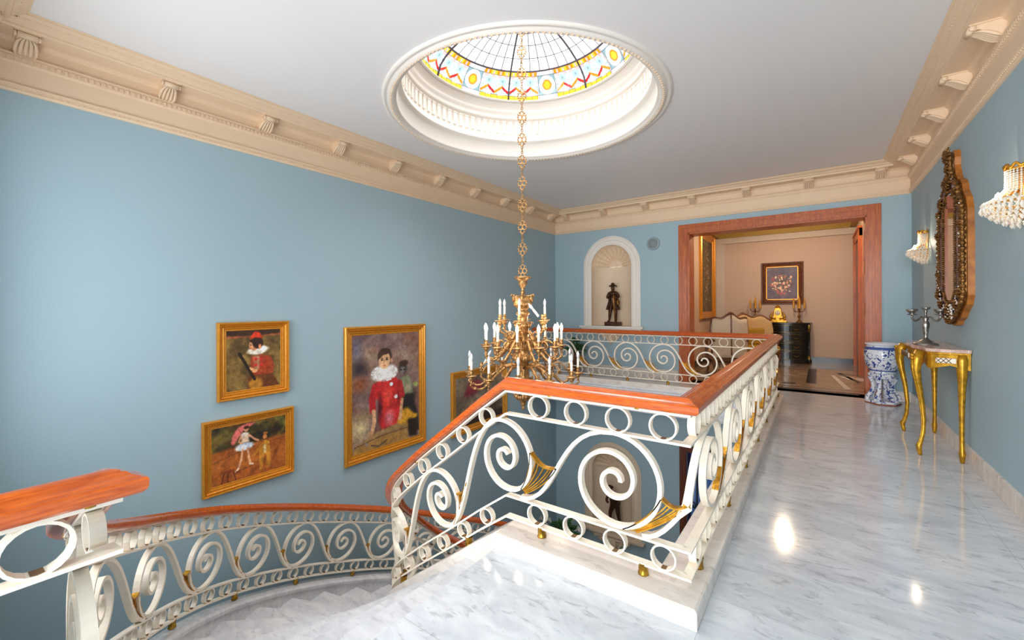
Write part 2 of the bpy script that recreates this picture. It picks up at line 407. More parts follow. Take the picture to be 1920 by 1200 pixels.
# one corbel (x along the wall, y out of the wall)
mb = MB()
side = [(0, 0), (.168, 0), (.182, -.010), (.186, -.026), (.176, -.040), (.158, -.044), (.140, -.036), (.118, -.046), (.085, -.066), (.05, -.094), (.02, -.112), (0, -.114)]
mb.prism(side, -.05, .05, 'x'); mb.box(-.062, .062, 0, .185, -.006, 0.004); mb.box(-.06, .06, 0, .016, -.118, -.104)
for sx in (-1, 1): mb.tube([(sx * .052, .166, -.024), (sx * .066, .166, -.024)], .019, 12); 
mb.tube([(-.05, .172, -.026), (.05, .172, -.026)], .02, 12)
for k in range(-2, 3):
    x = k * .022
    mb.tube([(x * .6, .152, -.042), (x, .118, -.054), (x * 1.15, .085, -.075), (x * 1.2, .05, -.101), (x, .02, -.118)], [.005, .010, .012, .011, .006], 6)
corb = mb.build('corbel', M['plaster'], cornice)
zc_ = 3.364; places = []
for k in range(10): places.append((XL + .022, .45 + .83 * k, -90))
for k in range(7): places.append((-4.43 + .86 * k, YB - .022, 180))
for k in range(10): places.append((XR - .022, .13 + .17 + .8175 * k + .0, 90))
for k in range(7): places.append((-4.43 + .86 * k, YN + .022, 0))
for i, (x, y, a) in enumerate(places):
    o = corb if i == 0 else corb.copy()
    if i: col.objects.link(o)
    o.parent = cornice; o.location = (x, y, zc_); o.rotation_euler = (0, 0, R(a))

# baseboards
def tiles(mb, a0, a1, fn, step=.33):
    x = a0
    while x < a1 - .001:
        e = min(a1, x + step); fn(x + .0008, e - .0008); x = e
mb = MB(); tiles(mb, -4, 8.24, lambda a, b: mb.bbox(XR - .018, XR + .01, a, b, 0, .15, .003)); mb.build('baseboard_right', M['kerb'], **S)
mb = MB(); tiles(mb, -4.75, -2.13, lambda a, b: mb.bbox(a, b, YB - .018, YB + .01, 0, .19, .003)); tiles(mb, .75, 1.07, lambda a, b: mb.bbox(a, b, YB - .018, YB + .01, 0, .15, .003)); mb.build('baseboard_back', M['kerb'], **S)
mb = MB(); tiles(mb, 7.4, 8.24, lambda a, b: mb.bbox(XL - .01, XL + .018, a, b, 0, .19, .003)); mb.build('baseboard_left', M['kerb'], **S)

# big opening in the back wall: moulded wooden casing with its lining
def casing(x0, x1, z0, z1, w, y, mat, name, **k):
    mb = MB()
    steps = [(0, w, .018), (.012, w - .03, .03), (.035, .07, .042), (w - .055, w - .015, .036)]
    for a, b, d in steps:
        mb.box(x0 + a, x0 + b, y - d, y, z0, z1 - b); mb.box(x1 - b, x1 - a, y - d, y, z0, z1 - b); mb.box(x0 + a, x1 - a, y - d, y, z1 - b, z1 - a)
    return mb.build(name, mat, **k)
c1 = casing(-2.12, .742, 0, 2.892, .165, YB, M['door_wood'], 'trim_2', **S)
mb = MB(); mb.box(-1.96, -1.93, YB - .01, YB + .36, 0, 2.73); mb.box(.56, .59, YB - .01, YB + .36, 0, 2.73); mb.box(-1.96, .59, YB - .01, YB + .36, 2.71, 2.74)
for z in (.35, 1.0, 1.65, 2.3): mb.box(-1.932, -1.925, YB + .08, YB + .28, z - .22, z + .22); mb.box(.553, .562, YB + .08, YB + .28, z - .22, z + .22)
mb.build('jamb_lining', M['door_wood'], c1)

# skylight: moulded drum
dp = [(1.457, 3.451), (1.452, 3.436), (1.44, 3.43), (1.425, 3.43), (1.415, 3.438), (1.405, 3.43), (1.385, 3.418), (1.362, 3.416), (1.345, 3.426), (1.338, 3.44), (1.325, 3.442), (1.316, 3.46), (1.312, 3.61), (1.30, 3.615), (1.285, 3.63), (1.27, 3.638), (1.268, 3.652),
      (1.28, 3.664), (1.282, 3.69), (1.30, 3.70), (1.304, 3.72), (1.304, 3.915), (1.29, 3.925), (1.27, 3.93), (1.262, 3.95), (1.272, 3.965), (1.26, 3.99), (1.24, 4.01), (1.236, 4.04), (1.246, 4.05), (1.238, 4.07), (1.222, 4.10), (1.205, 4.118), (1.16, 4.122), (1.16, 4.14)]
mb = MB(); mb.lathe(dp, (DC[0], DC[1], 0), 96)
drum = mb.build('trim_3', M['plaster_w'], **S)
mb = MB()
for i in range(92):
    mb.M = Matrix.Translation((DC[0], DC[1], 0)) @ Matrix.Rotation(2 * PI * i / 92, 4, 'Z')
    mb.box(1.284, 1.306, -.024, .024, 3.745, 3.885); mb.box(1.278, 1.306, -.026, .026, 3.885, 3.9)
mb.M = Matrix.Identity(4); mb.build('fluting', M['plaster_w'], drum)
mb = MB()
for i in range(200):
    a = 2 * PI * i / 200
    mb.octa((DC[0] + 1.374 * math.cos(a), DC[1] + 1.374 * math.sin(a), 3.415), .016, .01)
mb.build('egg_and_dart_row', M['plaster'], drum)
# the stained-glass dome
RB, ZB0, HB = 1.19, 4.13, .49
dz = lambda r: ZB0 + HB * math.sqrt(max(0, 1 - (r / RB) ** 2))
NS = 7; PH = R(135)
sky = 1.3
gl = [glass_tint(n, tuple(min(1, x / sky) for x in c) + (1,)) for n, c in (('clear_pane', (1.3, 1.3, 1.3)), ('yellow_pane', (.95, .62, .04)), ('orange_pane', (.95, .32, .01)), ('red_pane', (.62, .025, .02)),
      ('pale_blue_pane', (.52, .70, .80)), ('pink_pane', (.9, .55, .52)), ('teal_pane', (.30, .46, .50)), ('milk_pane', (.95, .85, .82)))]
def pane_col(u, v):
    um = abs(u - .5)
    if um < .125:                                     # medallion field
        if v < .17 or v > .86: return 7 if v < .17 else 7
        if um > .112: return 7
        e = (um / .105) ** 2 + ((v - .5) / .33) ** 2
        if e > 1: return 6
        if e > .36: return 7
        ang = math.atan2((v - .5) / .33, (u - .5) / .105)
        f = .22 + .10 * abs(math.cos(3 * ang))
        return 1 if e < f * .55 else (2 if e < f else 6 if e < .30 else 5)
    w = (u / .375) if u < .5 else ((1 - u) / .375)       # 0 at the rib, 1 beside the medallion
    if v < .17: return 1 if (int(w * 5) % 2 == 0) else (1 if v < .15 else 7)
    if v > .83:
        q = (w * 4) % 1
        if abs(q - .5) < .16 and v < .96: return 5
        return 2 if int(w * 4) % 2 else 1
    zz = abs(((w * 2) % 1) - .5) * 2                    # 1 at the valleys
    line = .44 - .20 * zz
    if abs(v - line) < .052: return 3 if ((w * 2) % 1) < .5 else 2
    if v < line: return 0 if abs(((w * 2) % 1) - .5) < .25 and v < line - .1 else 4
    q = ((w * 2) % 1) - .5; r = math.hypot(q * .55, (v - .63) * 1.1)
    if r < .05: return 6
    if r < .15: return 4
    if v > .72 and abs((w * 4) % 1 - .5) < .3: return 5
    return 0 if (int(w * 12) + int(v * 16)) % 3 else 4
band_r = .97
mb = MB(); NA, NV = NS * 112, 40
def dome_pt(a, r, k=1.0): return (DC[0] + r * k * math.cos(a), DC[1] + r * k * math.sin(a), dz(r))
def rr_band(v):   # equal steps along the curve
    return RB - (RB - band_r) * (v ** 1.6)
for i in range(NA):
    for j in range(NV):
        a0, a1 = PH + 2 * PI * i / NA, PH + 2 * PI * (i + 1) / NA
        r0, r1 = rr_band(j / NV), rr_band((j + 1) / NV)
        mb.cm = pane_col(((i + .5) / 112) % 1, (j + .5) / NV)
        mb.add([dome_pt(a0, r0), dome_pt(a1, r0), dome_pt(a1, r1), dome_pt(a0, r1)], [(0, 1, 2, 3)])
mb.cm = 0
rs = [.97, .9, .8, .7, .6, .45, .3, .15, 0.005]
for j in range(len(rs) - 1):
    for i in range(98):
        a0, a1 = 2 * PI * i / 98, 2 * PI * (i + 1) / 98
        mb.add([dome_pt(a0, rs[j]), dome_pt(a1, rs[j]), dome_pt(a1, rs[j + 1]), dome_pt(a0, rs[j + 1])], [(0, 1, 2, 3)])
win = empty('window_1', (0, 0, 0), kind='structure')
gd = mb.build('stained_glass', gl, win)
M['lead'] = simple('dark_lead', (96, 88, 98), .5)
def ring_pts(r, n=112): return [dome_pt(2 * PI * i / n, r) for i in range(n)]
mb = MB()
for r, w in ((RB, .012), (band_r, .013), (.455, .013)): mb.tube(ring_pts(r), w, 6, True)
for r in (.81, .636, .3): mb.tube(ring_pts(r), .005, 4, True)
for v in (.17, .83): mb.tube(ring_pts(rr_band(v), 196), .0028, 4, True)
for k in range(49):
    a = PH + 2 * PI * k / 49
    if k % 7: mb.tube([dome_pt(a, r) for r in (band_r, .85, .7, .55, .455)], .0048, 4)
for k in range(NS):
    for u in (.375, .39, .61, .625) + tuple(.075 * q for q in range(1, 5)) + tuple(1 - .075 * q for q in range(1, 5)):
        a = PH + 2 * PI * (k + u) / NS
        lo = 1 if .3 < u < .7 else .17
        mb.tube([dome_pt(a, rr_band(v * lo)) for v in (0, .25, .5, .75, 1)], .0025, 4)
mb.build('lead_lines', M['lead'], win)
for k in range(NS):
    a = PH + 2 * PI * k / NS
    mb = MB(); mb.tube([dome_pt(a, r) for r in (RB, 1.14, 1.07, .97, .85, .7, .55, .4, .2, .05)], .012, 6); mb.build('rib', M['lead'], win)

# ---------------------------------------------------------------- niches
def niche(zo, label, pm, group=None):
    e = empty('niche', (NX, YB, .98 + zo), label=label, cat='niche')
    zs = 1.24; D = .30; Rr = .43
    mb = MB(); n = 24
    vs = []; fs = []
    for j, z in enumerate([0.01, zs]):
        for i in range(n + 1):
            a = PI * i / n; vs.append((-Rr * math.cos(a), D * math.sin(a), z))
    for i in range(n): fs.append((i, i + 1, n + 1 + i + 1, n + 1 + i))
    mb.add(vs, fs, True)
    mb.prism([(-Rr * math.cos(PI * i / n), D * math.sin(PI * i / n)) for i in range(n + 1)], -.01, .012, 'z')
    mb.build('recess', M['niche'], e)
    mb = MB(); NT, NQ = 132, 22; vs = []; fs = []
    for i in range(NT + 1):
        th = PI * i / NT
        for j in range(NQ + 1):
            t = j / NQ
            lob = abs(math.sin(th * 11 / 1.0 + 0)) if True else 0
            edge = 1.0
            bump = .045 * (lob ** .6) * min(1, t * 2.2) * (1 if t < .93 else max(0, (1 - t) / .07))
            if t < .34: bump = .018 * math.sin(PI * t / .34)
            vs.append((-Rr * t * math.cos(th), D * math.sqrt(max(0, 1 - t * t)) - bump, zs + Rr * t * math.sin(th)))
    for i in range(NT):
        for j in range(NQ):
            a = i * (NQ + 1) + j; fs.append((a, a + 1, a + NQ + 2, a + NQ + 1))
    mb.add(vs, fs, True)
    for i in range(11):                                  # scalloped lip of the shell
        th = PI * (i + .5) / 11
        c = Vector((-Rr * .86 * math.cos(th), D * .45, zs + Rr * .86 * math.sin(th)))
        mb.ball(c, .045, 10, 6, .9, .35, .9)
    mb.build('scallop_shell', M['plaster'], e)
    # moulded arch surround
    pr = [(0, .02), (0, -.018), (.028, -.024), (.034, -.012), (.085, -.012), (.092, -.03), (.125, -.038), (.15, -.03), (.158, -.018), (.178, -.014), (.178, .02)]
    path = [(-Rr, 0.0), (-Rr, zs * .5)] + [(-Rr * math.cos(PI * i / 36), zs + Rr * math.sin(PI * i / 36)) for i in range(37)] + [(Rr, zs * .5), (Rr, 0.0)]
    vs = []; fs = []; k = len(pr)
    for (x, z) in path:
        d = Vector((x, z - zs)); d = Vector((math.copysign(1, x), 0)) if z < zs else d.normalized()
        for (o, y) in pr: vs.append((x + d.x * o, y, z + d.y * o))
    for i in range(len(path) - 1):
        for j in range(k - 1): fs.append((i * k + j, i * k + j + 1, (i + 1) * k + j + 1, (i + 1) * k + j))
    MB().add(vs, fs).build('arch_surround', M['plaster_w'] if pm else M['niche'], e)
    mb = MB(); mb.bbox(-.68, .68, -.10, .0, -.03, .012, .006); mb.box(-.64, .64, -.075, 0, -.055, -.03); mb.build('sill', M['plaster_w'] if pm else M['niche'], e)
    # carved bracket under the sill
    mb = MB()
    out = [(-.46, -.055), (-.47, -.085), (-.40, -.10), (-.37, -.14), (-.30, -.135), (-.27, -.19), (-.20, -.18), (-.165, -.25), (-.10, -.24), (-.06, -.31), (0, -.36)]
    out = out + [(-a, b) for a, b in reversed(out[:-1])]
    mb.prism(out, -.045, 0, 'y')
    for sx in (-1, 1):
        for cx, cz, r0 in ((.35, -.10, .045), (.20, -.14, .06), (.09, -.20, .05)):
            pts = [(sx * (cx + r0 * (1 - t * .8) * math.cos(t * 9)), -.052 - .02 * t, cz + r0 * (1 - t * .8) * math.sin(t * 9)) for t in [i / 18 for i in range(19)]]
            mb.tube(pts, .011, 6)
        mb.tube([(sx * .02, -.06, -.07), (sx * .10, -.075, -.09), (sx * .24, -.065, -.08), (sx * .42, -.05, -.075)], [.012, .02, .016, .008], 6)
    for k2 in range(-3, 4): mb.tube([(k2 * .02, -.06, -.07), (k2 * .035, -.085, -.16), (k2 * .022, -.07, -.26), (0, -.05, -.35)], [.012, .018, .014, .004], 6)
    mb.build('carved_bracket', M['niche'], e)
    return e
niche(0, 'upper arched plaster niche with scallop shell top, on the gallery wall', True)
niche(-4.22, 'lower arched plaster niche on the hall wall, seen through the front railing', False)
# small round wall speaker
e = empty('wall_speaker', (-2.587, YB, 2.595), label='round grey wall speaker between the upper niche and the wide opening', cat='speaker')
mb = MB(); mb.M = Matrix.Rotation(R(90), 4, 'X')
mb.lathe([(0, .03), (.085, .03), (.11, .028), (.125, .012), (.128, 0)], (0, 0, 0), 32); mb.build('surround_ring', M['grey_ring'], e)
mb = MB(); mb.M = Matrix.Rotation(R(90), 4, 'X')
mb.lathe([(0, .041), (.03, .040), (.09, .034), (.093, .028)], (0, 0, 0), 32); mb.build('speaker_mesh', M['grey_mesh'], e)
mb = MB(); mb.M = Matrix.Rotation(R(90), 4, 'X'); mb.lathe([(0, .047), (.014, .045), (.018, .038)], (0, 0, 0), 16); mb.build('centre_cap', M['grey_ring'], e)
# a lower door with blue glass
d1 = empty('door_1', (0, 0, 0), kind='structure')
o = casing(-2.12, -.28, ZF2, -1.17, .125, YB, M['door_dark'], 'door_casing'); o.parent = d1
mb = MB()
for x0, x1 in ((-2.0, -1.2), (-1.2, -.4)):
    mb.box(x0, x0 + .05, YB + .1, YB + .15, ZF2, -1.30); mb.box(x1 - .05, x1, YB + .1, YB + .15, ZF2, -1.30); mb.box(x0, x1, YB + .1, YB + .15, -1.34, -1.30); mb.box(x0, x1, YB + .1, YB + .15, ZF2, ZF2 + .3)
mb.build('door_frame', M['cobalt'], d1)
mb = MB(); mb.box(-1.96, -.44, YB + .12, YB + .13, ZF2 + .3, -1.33); mb.build('door_pane', M['door_glass'], d1)
mb = MB()
for cx in (-1.84, -1.36, -.9):
    mb.tube([(cx, YB + .09, ZF2 + .3), (cx, YB + .09, -1.34)], .012, 8)
    for zc in (-2.3, -2.6):
        for sx in (-1, 1):
            mb.tube([(cx + sx * (.06 + .05 * (1 - t) * math.cos(t * 8)), YB + .09, zc + .09 * (1 - t) * math.sin(t * 8)) for t in [i / 16 for i in range(17)]], .010, 6)
mb.build('wrought_scroll_grille', M['black'], d1)

# ================================================================ RAILINGS
class Path:
    """plan path with a floor height; s runs along the plan length, always uphill"""
    def __init__(p, pts, step=.02):
        out = [Vector(pts[0])]
        for a, b in zip(pts[:-1], pts[1:]):
            a = Vector(a); b = Vector(b); n = max(1, int((b - a).to_2d().length / step))
            for k in range(1, n + 1): out.append(a.lerp(b, k / n))
        p.P = out; n = len(out); p.s = [0.0]
        for i in range(1, n): p.s.append(p.s[-1] + (out[i] - out[i - 1]).to_2d().length)
        p.n = []
        for i in range(n):
            d1 = (out[i] - out[i - 1]).to_2d().normalized() if i else None
            d2 = (out[i + 1] - out[i]).to_2d().normalized() if i < n - 1 else None
            d1 = d1 or d2; d2 = d2 or d1; d1 = d1 if i else d2
            d = (d1 + d2).normalized(); c = max(.5, d.dot(d1))
            p.n.append(Vector((-d.y, d.x, 0)) / c)
        p.L = p.s[-1]; p.sa = np.array(p.s)
    def at(p, s):
        s = min(max(s, 0), p.L); i = int(np.searchsorted(p.sa, s)) - 1; i = min(max(i, 0), len(p.P) - 2)
        t = (s - p.s[i]) / max(1e-9, p.s[i + 1] - p.s[i]); t = min(max(t, 0), 1)
        return p.P[i].lerp(p.P[i + 1], t), p.n[i].lerp(p.n[i + 1], t)
    def slope(p, s):
        a, _ = p.at(s - .06); b, _ = p.at(s + .06); l = min(p.L, s + .06) - max(0, s - .06)
        return (b.z - a.z) / l
    def sample(p, s0, s1):
        return [s0] + [x for x in p.s if s0 + .004 < x < s1 - .004] + [s1]
    def near(p, x, y):
        return min(range(len(p.P)), key=lambda i: (p.P[i].x - x) ** 2 + (p.P[i].y - y) ** 2)

def ribbon(mb, path, sh, w, th, closed=False):
    """flat bar through (s, absolute z) pairs; its width lies across the railing"""
    pts = []; ns = []
    for s, z in sh:
        P, n = path.at(s); pts.append(Vector((P.x, P.y, z))); ns.append(n)
    N = len(pts); vs = []
    for i in range(N):
        t = (pts[(i + 1) % N] - pts[i - 1]) if closed else (pts[min(i + 1, N - 1)] - pts[max(i - 1, 0)])
        nn = ns[i]; b = nn.cross(t)
        b = b.normalized() * (th / 2) if b.length > 1e-9 else Vector((0, 0, th / 2))
        for q, r in ((-1, -1), (1, -1), (1, 1), (-1, 1)): vs.append(pts[i] + nn * (w / 2 * q) + b * r)
    fs = []
    for i in range(N if closed else N - 1):
        j = (i + 1) % N
        for k in range(4):
            l = (k + 1) % 4; fs.append((i * 4 + k, i * 4 + l, j * 4 + l, j * 4 + k))
    if not closed: fs += [(3, 2, 1, 0), tuple((N - 1) * 4 + k for k in range(4))]
    mb.add(vs, fs)

_h = [(.040, 0), (.054, .004), (.063, .012), (.066, .020), (.067, .040), (.063, .046), (.054, .047), (.050, .050), (.038, .055), (.027, .064), (.020, .064), (.016, .068), (.006, .071)]
HR_PROF = [(-o, z) for o, z in _h] + [(o, z) for o, z in reversed(_h)]
def sweep_prof(mb, path, s0, s1, prof, dz, smooth=True, cap=True):
    ss = path.sample(s0, s1); k = len(prof); vs = []
    for s in ss:
        P, n = path.at(s)
        for o, z in prof: q = P + n * o; vs.append((q.x, q.y, P.z + dz + z))
    fs = []
    for i in range(len(ss) - 1):
        for j in range(k):
            l = (j + 1) % k; fs.append((i * k + j, i * k + l, (i + 1) * k + l, (i + 1) * k + j))
    if cap: fs += [tuple(range(k)), tuple(reversed([(len(ss) - 1) * k + j for j in range(k)]))]
    mb.add(vs, fs)

TH = .975                                  # top of the handrail above the floor line
def railing(rootf, path, s0, s1, scrolls, ring_ss_up, ring_ss_lo, posts_lo, posts_up, kf, tail0=None, iron='iron', first_tail=True, w=.045, split=None):
    Hh = lambda s, h: TH - (TH - h) * kf(s)
    zz = lambda s, h: path.at(s)[0].z + Hh(s, h)
    for a_, b_ in split or [(s0, s1)]:
        root = rootf((a_ + b_) / 2)
        mb = MB(); sweep_prof(mb, path, a_, b_, HR_PROF, TH - .071, False)
        mb.build('handrail', M['rail'], root)
        for nm, h in (('top_bar', .893), ('upper_bar', .757), ('lower_bar', .267), ('bottom_bar', .142)):
            mb = MB(); ribbon(mb, path, [(s, zz(s, h)) for s in path.sample(a_, b_)], w, .011); mb.build(nm, M[iron], root)
    for lst, h, r0 in ((ring_ss_up, .825, .0625), (ring_ss_lo, .2045, .0570)):
        for s in lst:
            al = math.atan(path.slope(s)); r = r0 * math.cos(al) * kf(s); zc = zz(s, h); mb = MB()
            ribbon(mb, path, [(s + r * math.cos(2 * PI * i / 20), zc + r * math.sin(2 * PI * i / 20)) for i in range(20)], w * .8, .008, True)
            mb.cm = 1; ribbon(mb, path, [(s - .012, zc - r * .95), (s + .012, zc - r * .95)], w * .7, .008); mb.cm = 0
            mb.build('ring', [M[iron], M['brown']], rootf(s))
    prev = tail0
    RK = [(-90, .0), (0, 0)]
    rad = [.243, .240, .236, .232, .225, .206, .183, .160, .140, .119, .102, .091, .082, .070, .059, .051, .046, .042, .039]   # every 45 degrees, clockwise from the top
    for ci, (c, ex, *kk) in enumerate(scrolls):
        k1, k2 = kk if kk else (.45, .60)
        al = math.atan(path.slope(c)); f = math.cos(al) * kf(c); zc = zz(c, .512)
        sl = math.tan(al); sh = []
        for i in range(18 * 5 + 1):
            q = i / 5; k = min(int(q), 17); t = q - k; r = (rad[k] * (1 - t) + rad[k + 1] * t) * f
            th = PI / 2 - q * PI / 4
            a, b = r * math.cos(th) * ex, r * math.sin(th)
            sh.append((c + a * math.cos(al) - b * math.sin(al), zc + a * math.sin(al) + b * math.cos(al)))
        st, zt = sh[0]; rel = lambda s, z: z - path.at(s)[0].z
        e = prev if prev is not None else st - .45 * ex
        h0 = Hh(e, .279); h1 = rel(st, zt); tl = []
        tail = []
        for i in range(15):
            t = i / 14; a0, a1, a2, a3 = (1 - t) ** 3, 3 * t * (1 - t) ** 2, 3 * t * t * (1 - t), t ** 3
            D = st - e
            s = a0 * e + a1 * (e + D * k1) + a2 * (st - D * k2) + a3 * st; h = a0 * h0 + a1 * h0 + a2 * h1 + a3 * h1
            tail.append((s, h))
        full = [(s, path.at(s)[0].z + h) for s, h in tail[:-1]] + sh
        if prev is None and not first_tail: full = sh
        mb = MB(); ribbon(mb, path, full, w * .8, .021); mb.build('scroll', M[iron], rootf(c))
        if ci and prev is not None:                       # gilded fan between the last scroll and this tail
            pc, pf, pex, pal, pzc = last
            def L(deg):
                a, b = .243 * pf * pex * math.cos(R(deg)), .236 * pf * math.sin(R(deg))
                return (pc + a * math.cos(pal) - b * math.sin(pal), pzc + a * math.sin(pal) + b * math.cos(pal))
            def T(h):
                hh = Hh(e, h)
                for (sa, ha), (sb, hb) in zip(tail[:-1], tail[1:]):
                    if hb >= hh: t = (hh - ha) / max(1e-6, hb - ha); s = sa + (sb - sa) * t; return (s, path.at(s)[0].z + hh)
                return (tail[-1][0], path.at(tail[-1][0])[0].z + hh)
            A, B = L(-8), T(.50); lp = lambda p, q, t: (p[0] + (q[0] - p[0]) * t, p[1] + (q[1] - p[1]) * t)
            top = []
            for i in range(11):
                t = i / 10; p_ = lp(A, B, t); top.append((p_[0], p_[1] - .045 * math.sin(PI * t) * (1 - .3 * t)))
            mb = MB(); ribbon(mb, path, top, .036, .007)
            A2, B2, A3, B3 = L(-42), T(.38), L(-78), T(.288)
            for k in range(7):
                t = k / 6; p0 = lp(A3, B3, t * .5); p1 = lp(A2, B2, t); p2 = top[int(round(t * 10))]
                ln = []
                for i in range(9):
                    q = i / 8; ln.append(((1 - q) ** 2 * p0[0] + 2 * q * (1 - q) * p1[0] + q * q * p2[0], (1 - q) ** 2 * p0[1] + 2 * q * (1 - q) * p1[1] + q * q * p2[1]))
                ribbon(mb, path, ln, .036 if k in (0, 6) else .014, .006)
            mb.build('gilded_fan', M['gilt'], rootf(e))
        prev = c + .15 * ex * f * 1.0; last = (c, f, ex, al, zc)
    for lst, h0, h1 in ((posts_lo, .085, .142), (posts_up, .893, .912)):
        for s in lst:
            P, n = path.at(s); t = Vector((n.y, -n.x, 0)); mb = MB()
            z0, z1 = P.z + Hh(s, h0), P.z + Hh(s, h1); t = t.normalized(); n = n.normalized()
            mb.M = Matrix(((t.x, n.x, 0, P.x), (t.y, n.y, 0, P.y), (0, 0, 1, 0), (0, 0, 0, 1)))
            mb.lathe([(.018, z0), (.027, z0 + .001), (.027, z0 + .008), (.024, z0 + .012), (.024, z1 - .010), (.028, z1 - .006), (.028, z1 + .002)], (0, 0, 0), 8)
            mb.build('brass_post', M['brass'], rootf(s))

one = lambda s: 1.0
stair_k = lambda s: .95
def frange(a, b, st):
    n = int((b - a) / st + 1e-6); return [a + i * st for i in range(n + 1)]

# --- inner stair railing and the balustrade around the stairwell opening: front, long side, back
inner = [(-.95, 5.75, -4.22), (-1.35, 5.45, -3.98), (-1.9, 5.05, -3.55), (-2.3, 4.6, -3.12), (-2.6, 4.1, -2.70), (-2.78, 3.7, -2.35), (-2.9, 3.3, -2.02), (-2.99, 2.9, -1.70), (-3.0, 2.6, -1.42), (-2.9, 2.33, -1.16), (-2.68, 2.17, -.88), (-2.35, 2.105, -.605), (-2.0, 2.08, -.345), (-1.75, 2.072, -.155), (-1.53, 2.07, 0)]
ic = catmull(inner[:-1]) ; ic = ic[:-1] + [Vector(inner[-2]), Vector(inner[-1])]
ip = Path([tuple(v) for v in ic], .03)
LK = ip.L
gp = Path([tuple(v) for v in ic] + [(-.50, 2.07, 0), (-.50, 7.31, 0), (XL + .03, 7.31, 0)])
sF = LK + 1.03; sS = sF + 5.24
X = lambda x: LK + x + 1.53
Ys = lambda y: sF + (y - 2.07)
Xb = lambda x: sS + (-.50 - x)
bal = empty('balustrade', (0, 0, 0), label='cream iron scroll balustrade with wooden handrail around the stairwell opening, front, side and back', cat='railing')
inn = empty('stair_railing', (0, 0, 0), label='inner stair railing of cream scrolls curving down from the front balustrade', cat='railing')
scr = [(LK - .02 - .56 * k, .90) for k in range(0, 9)][::-1] + [(X(-.855), 1.0)] + [(Ys(2.60), 1.12, .25, .70)] + [(Ys(2.60 + .80 * k), 1.12) for k in range(1, 6)] + [(Xb(-.86 - .633 * k), 1.0) for k in range(6)]
up = frange(.1, LK - .1, .20) + [X(x) for x in (-1.305, -1.068, -.83, -.605)] + frange(Ys(2.22), Ys(7.2), .2265) + frange(Xb(-.76), Xb(-4.6), .2255)
lo = frange(.1, LK - .1, .20) + [X(x) for x in (-1.319, -1.085, -.85, -.605)] + frange(Ys(2.22), Ys(7.2), .2265) + frange(Xb(-.76), Xb(-4.6), .2255)
pl = frange(.3, LK - .2, .72) + [X(-1.29), X(-.706)] + [Ys(2.28 + .82 * k) for k in range(7)] + [Xb(-1.36 - .70 * k) for k in range(5)]
pu = frange(.5, LK - .2, .72) + [X(-1.223), X(-.728)] + [Ys(2.55 + .82 * k) for k in range(6)] + [Xb(-1.2 - .70 * k) for k in range(5)]
ki = lambda s: 1.0
railing(lambda s: inn if s < LK + .001 else bal, gp, 0, gp.L, scr, up, lo, pl, pu, ki, split=[(0, LK), (LK, gp.L)])

# --- outer stair railing, with the short landing length beside the camera
outer = [(-1.3, 6.4, -4.22), (-2.1, 6.45, -3.92), (-2.8, 6.3, -3.62), (-3.35, 6.0, -3.32), (-3.8, 5.53, -3.02), (-4.2, 4.49, -2.55), (-4.48, 3.62, -2.185), (-4.57, 2.96, -1.92), (-4.5, 2.3, -1.64), (-4.27, 1.66, -1.35), (-3.93, 1.16, -1.11), (-3.45, .78, -.87), (-2.95, .5, -.64), (-2.4, .35, -.40), (-1.95, .30, -.20), (-1.70, .29, -.07), (-1.60, .29, -.015), (-1.525, .29, 0)]
oc = catmull(outer)
op = Path([tuple(v) for v in oc] + [(-1.525, -.85, 0)], .03)
root = empty('stair_railing', (0, 0, 0), label='outer stair railing running along the blue wall and ending in the near left handrail', cat='railing')
outer_root = root
sE = op.L - 1.14                                   # arc position of the corner
ko = lambda s: .95 if s < sE - .35 else .95 + .05 * min(1, (s - sE + .35) / .3)
cs = [sE - q for q in [.42, .95, 1.52, 2.22, 2.90] + [3.45 + .545 * k for k in range(13)]][::-1]
railing(lambda s: outer_root, op, 0, op.L, [(c, 1.0) for c in cs if c > .5] + [(sE + .80, 1.0, .62, .28)], frange(.12, sE - .10, .196) + frange(sE + .13, op.L, .2265), frange(.12, sE - .10, .196) + frange(sE + .13, op.L, .2265), frange(.4, op.L, .72), frange(.7, sE - .12, .72) + [sE + .04, sE + .6], ko, tail0=None)

# ================================================================ MARBLE KERBS AND STAIR
def kerb_prof(a, b, z0, z1): return [(a, z0), (a, z1 - .016), (a + .004, z1 - .005), (a + .014, z1), (b - .014, z1), (b - .004, z1 - .005), (b, z1 - .016), (b, z0)]
t4 = empty('trim_4', (0, 0, 0), kind='structure')
kp = Path([(-1.53, 2.055, 0), (-.545, 2.055, 0), (-.545, 7.31, 0), (XL, 7.31, 0)], .25)
mb = MB(); sweep_prof(mb, kp, 0, kp.L, kerb_prof(-.115, .115, -.42, .085), 0); mb.build('kerb', M['kerb'], t4)
mb = MB(); sweep_prof(mb, kp, 0, kp.L, [(.115, -.42), (.115, .0), (.128, .0), (.135, -.02), (.128, -.04), (.128, -.38), (.12, -.42)], 0); mb.build('slab_edge', M['step'], t4)
stair = empty('staircase', (0, 0, 0), label='white marble staircase curving down and away beside the blue wall', cat='staircase')
NST = 24; RISE = 4.22 / NST
def s_at_z(path, z):
    lo_, hi_ = 0, path.L
    for i in range(len(path.P)):
        if path.P[i].z >= z - 1e-6: 
            if i == 0: return 0
            a, b = path.P[i - 1].z, path.P[i].z
            return path.s[i - 1] + (path.s[i] - path.s[i - 1]) * ((z - a) / (b - a) if b > a else 1)
    return path.L
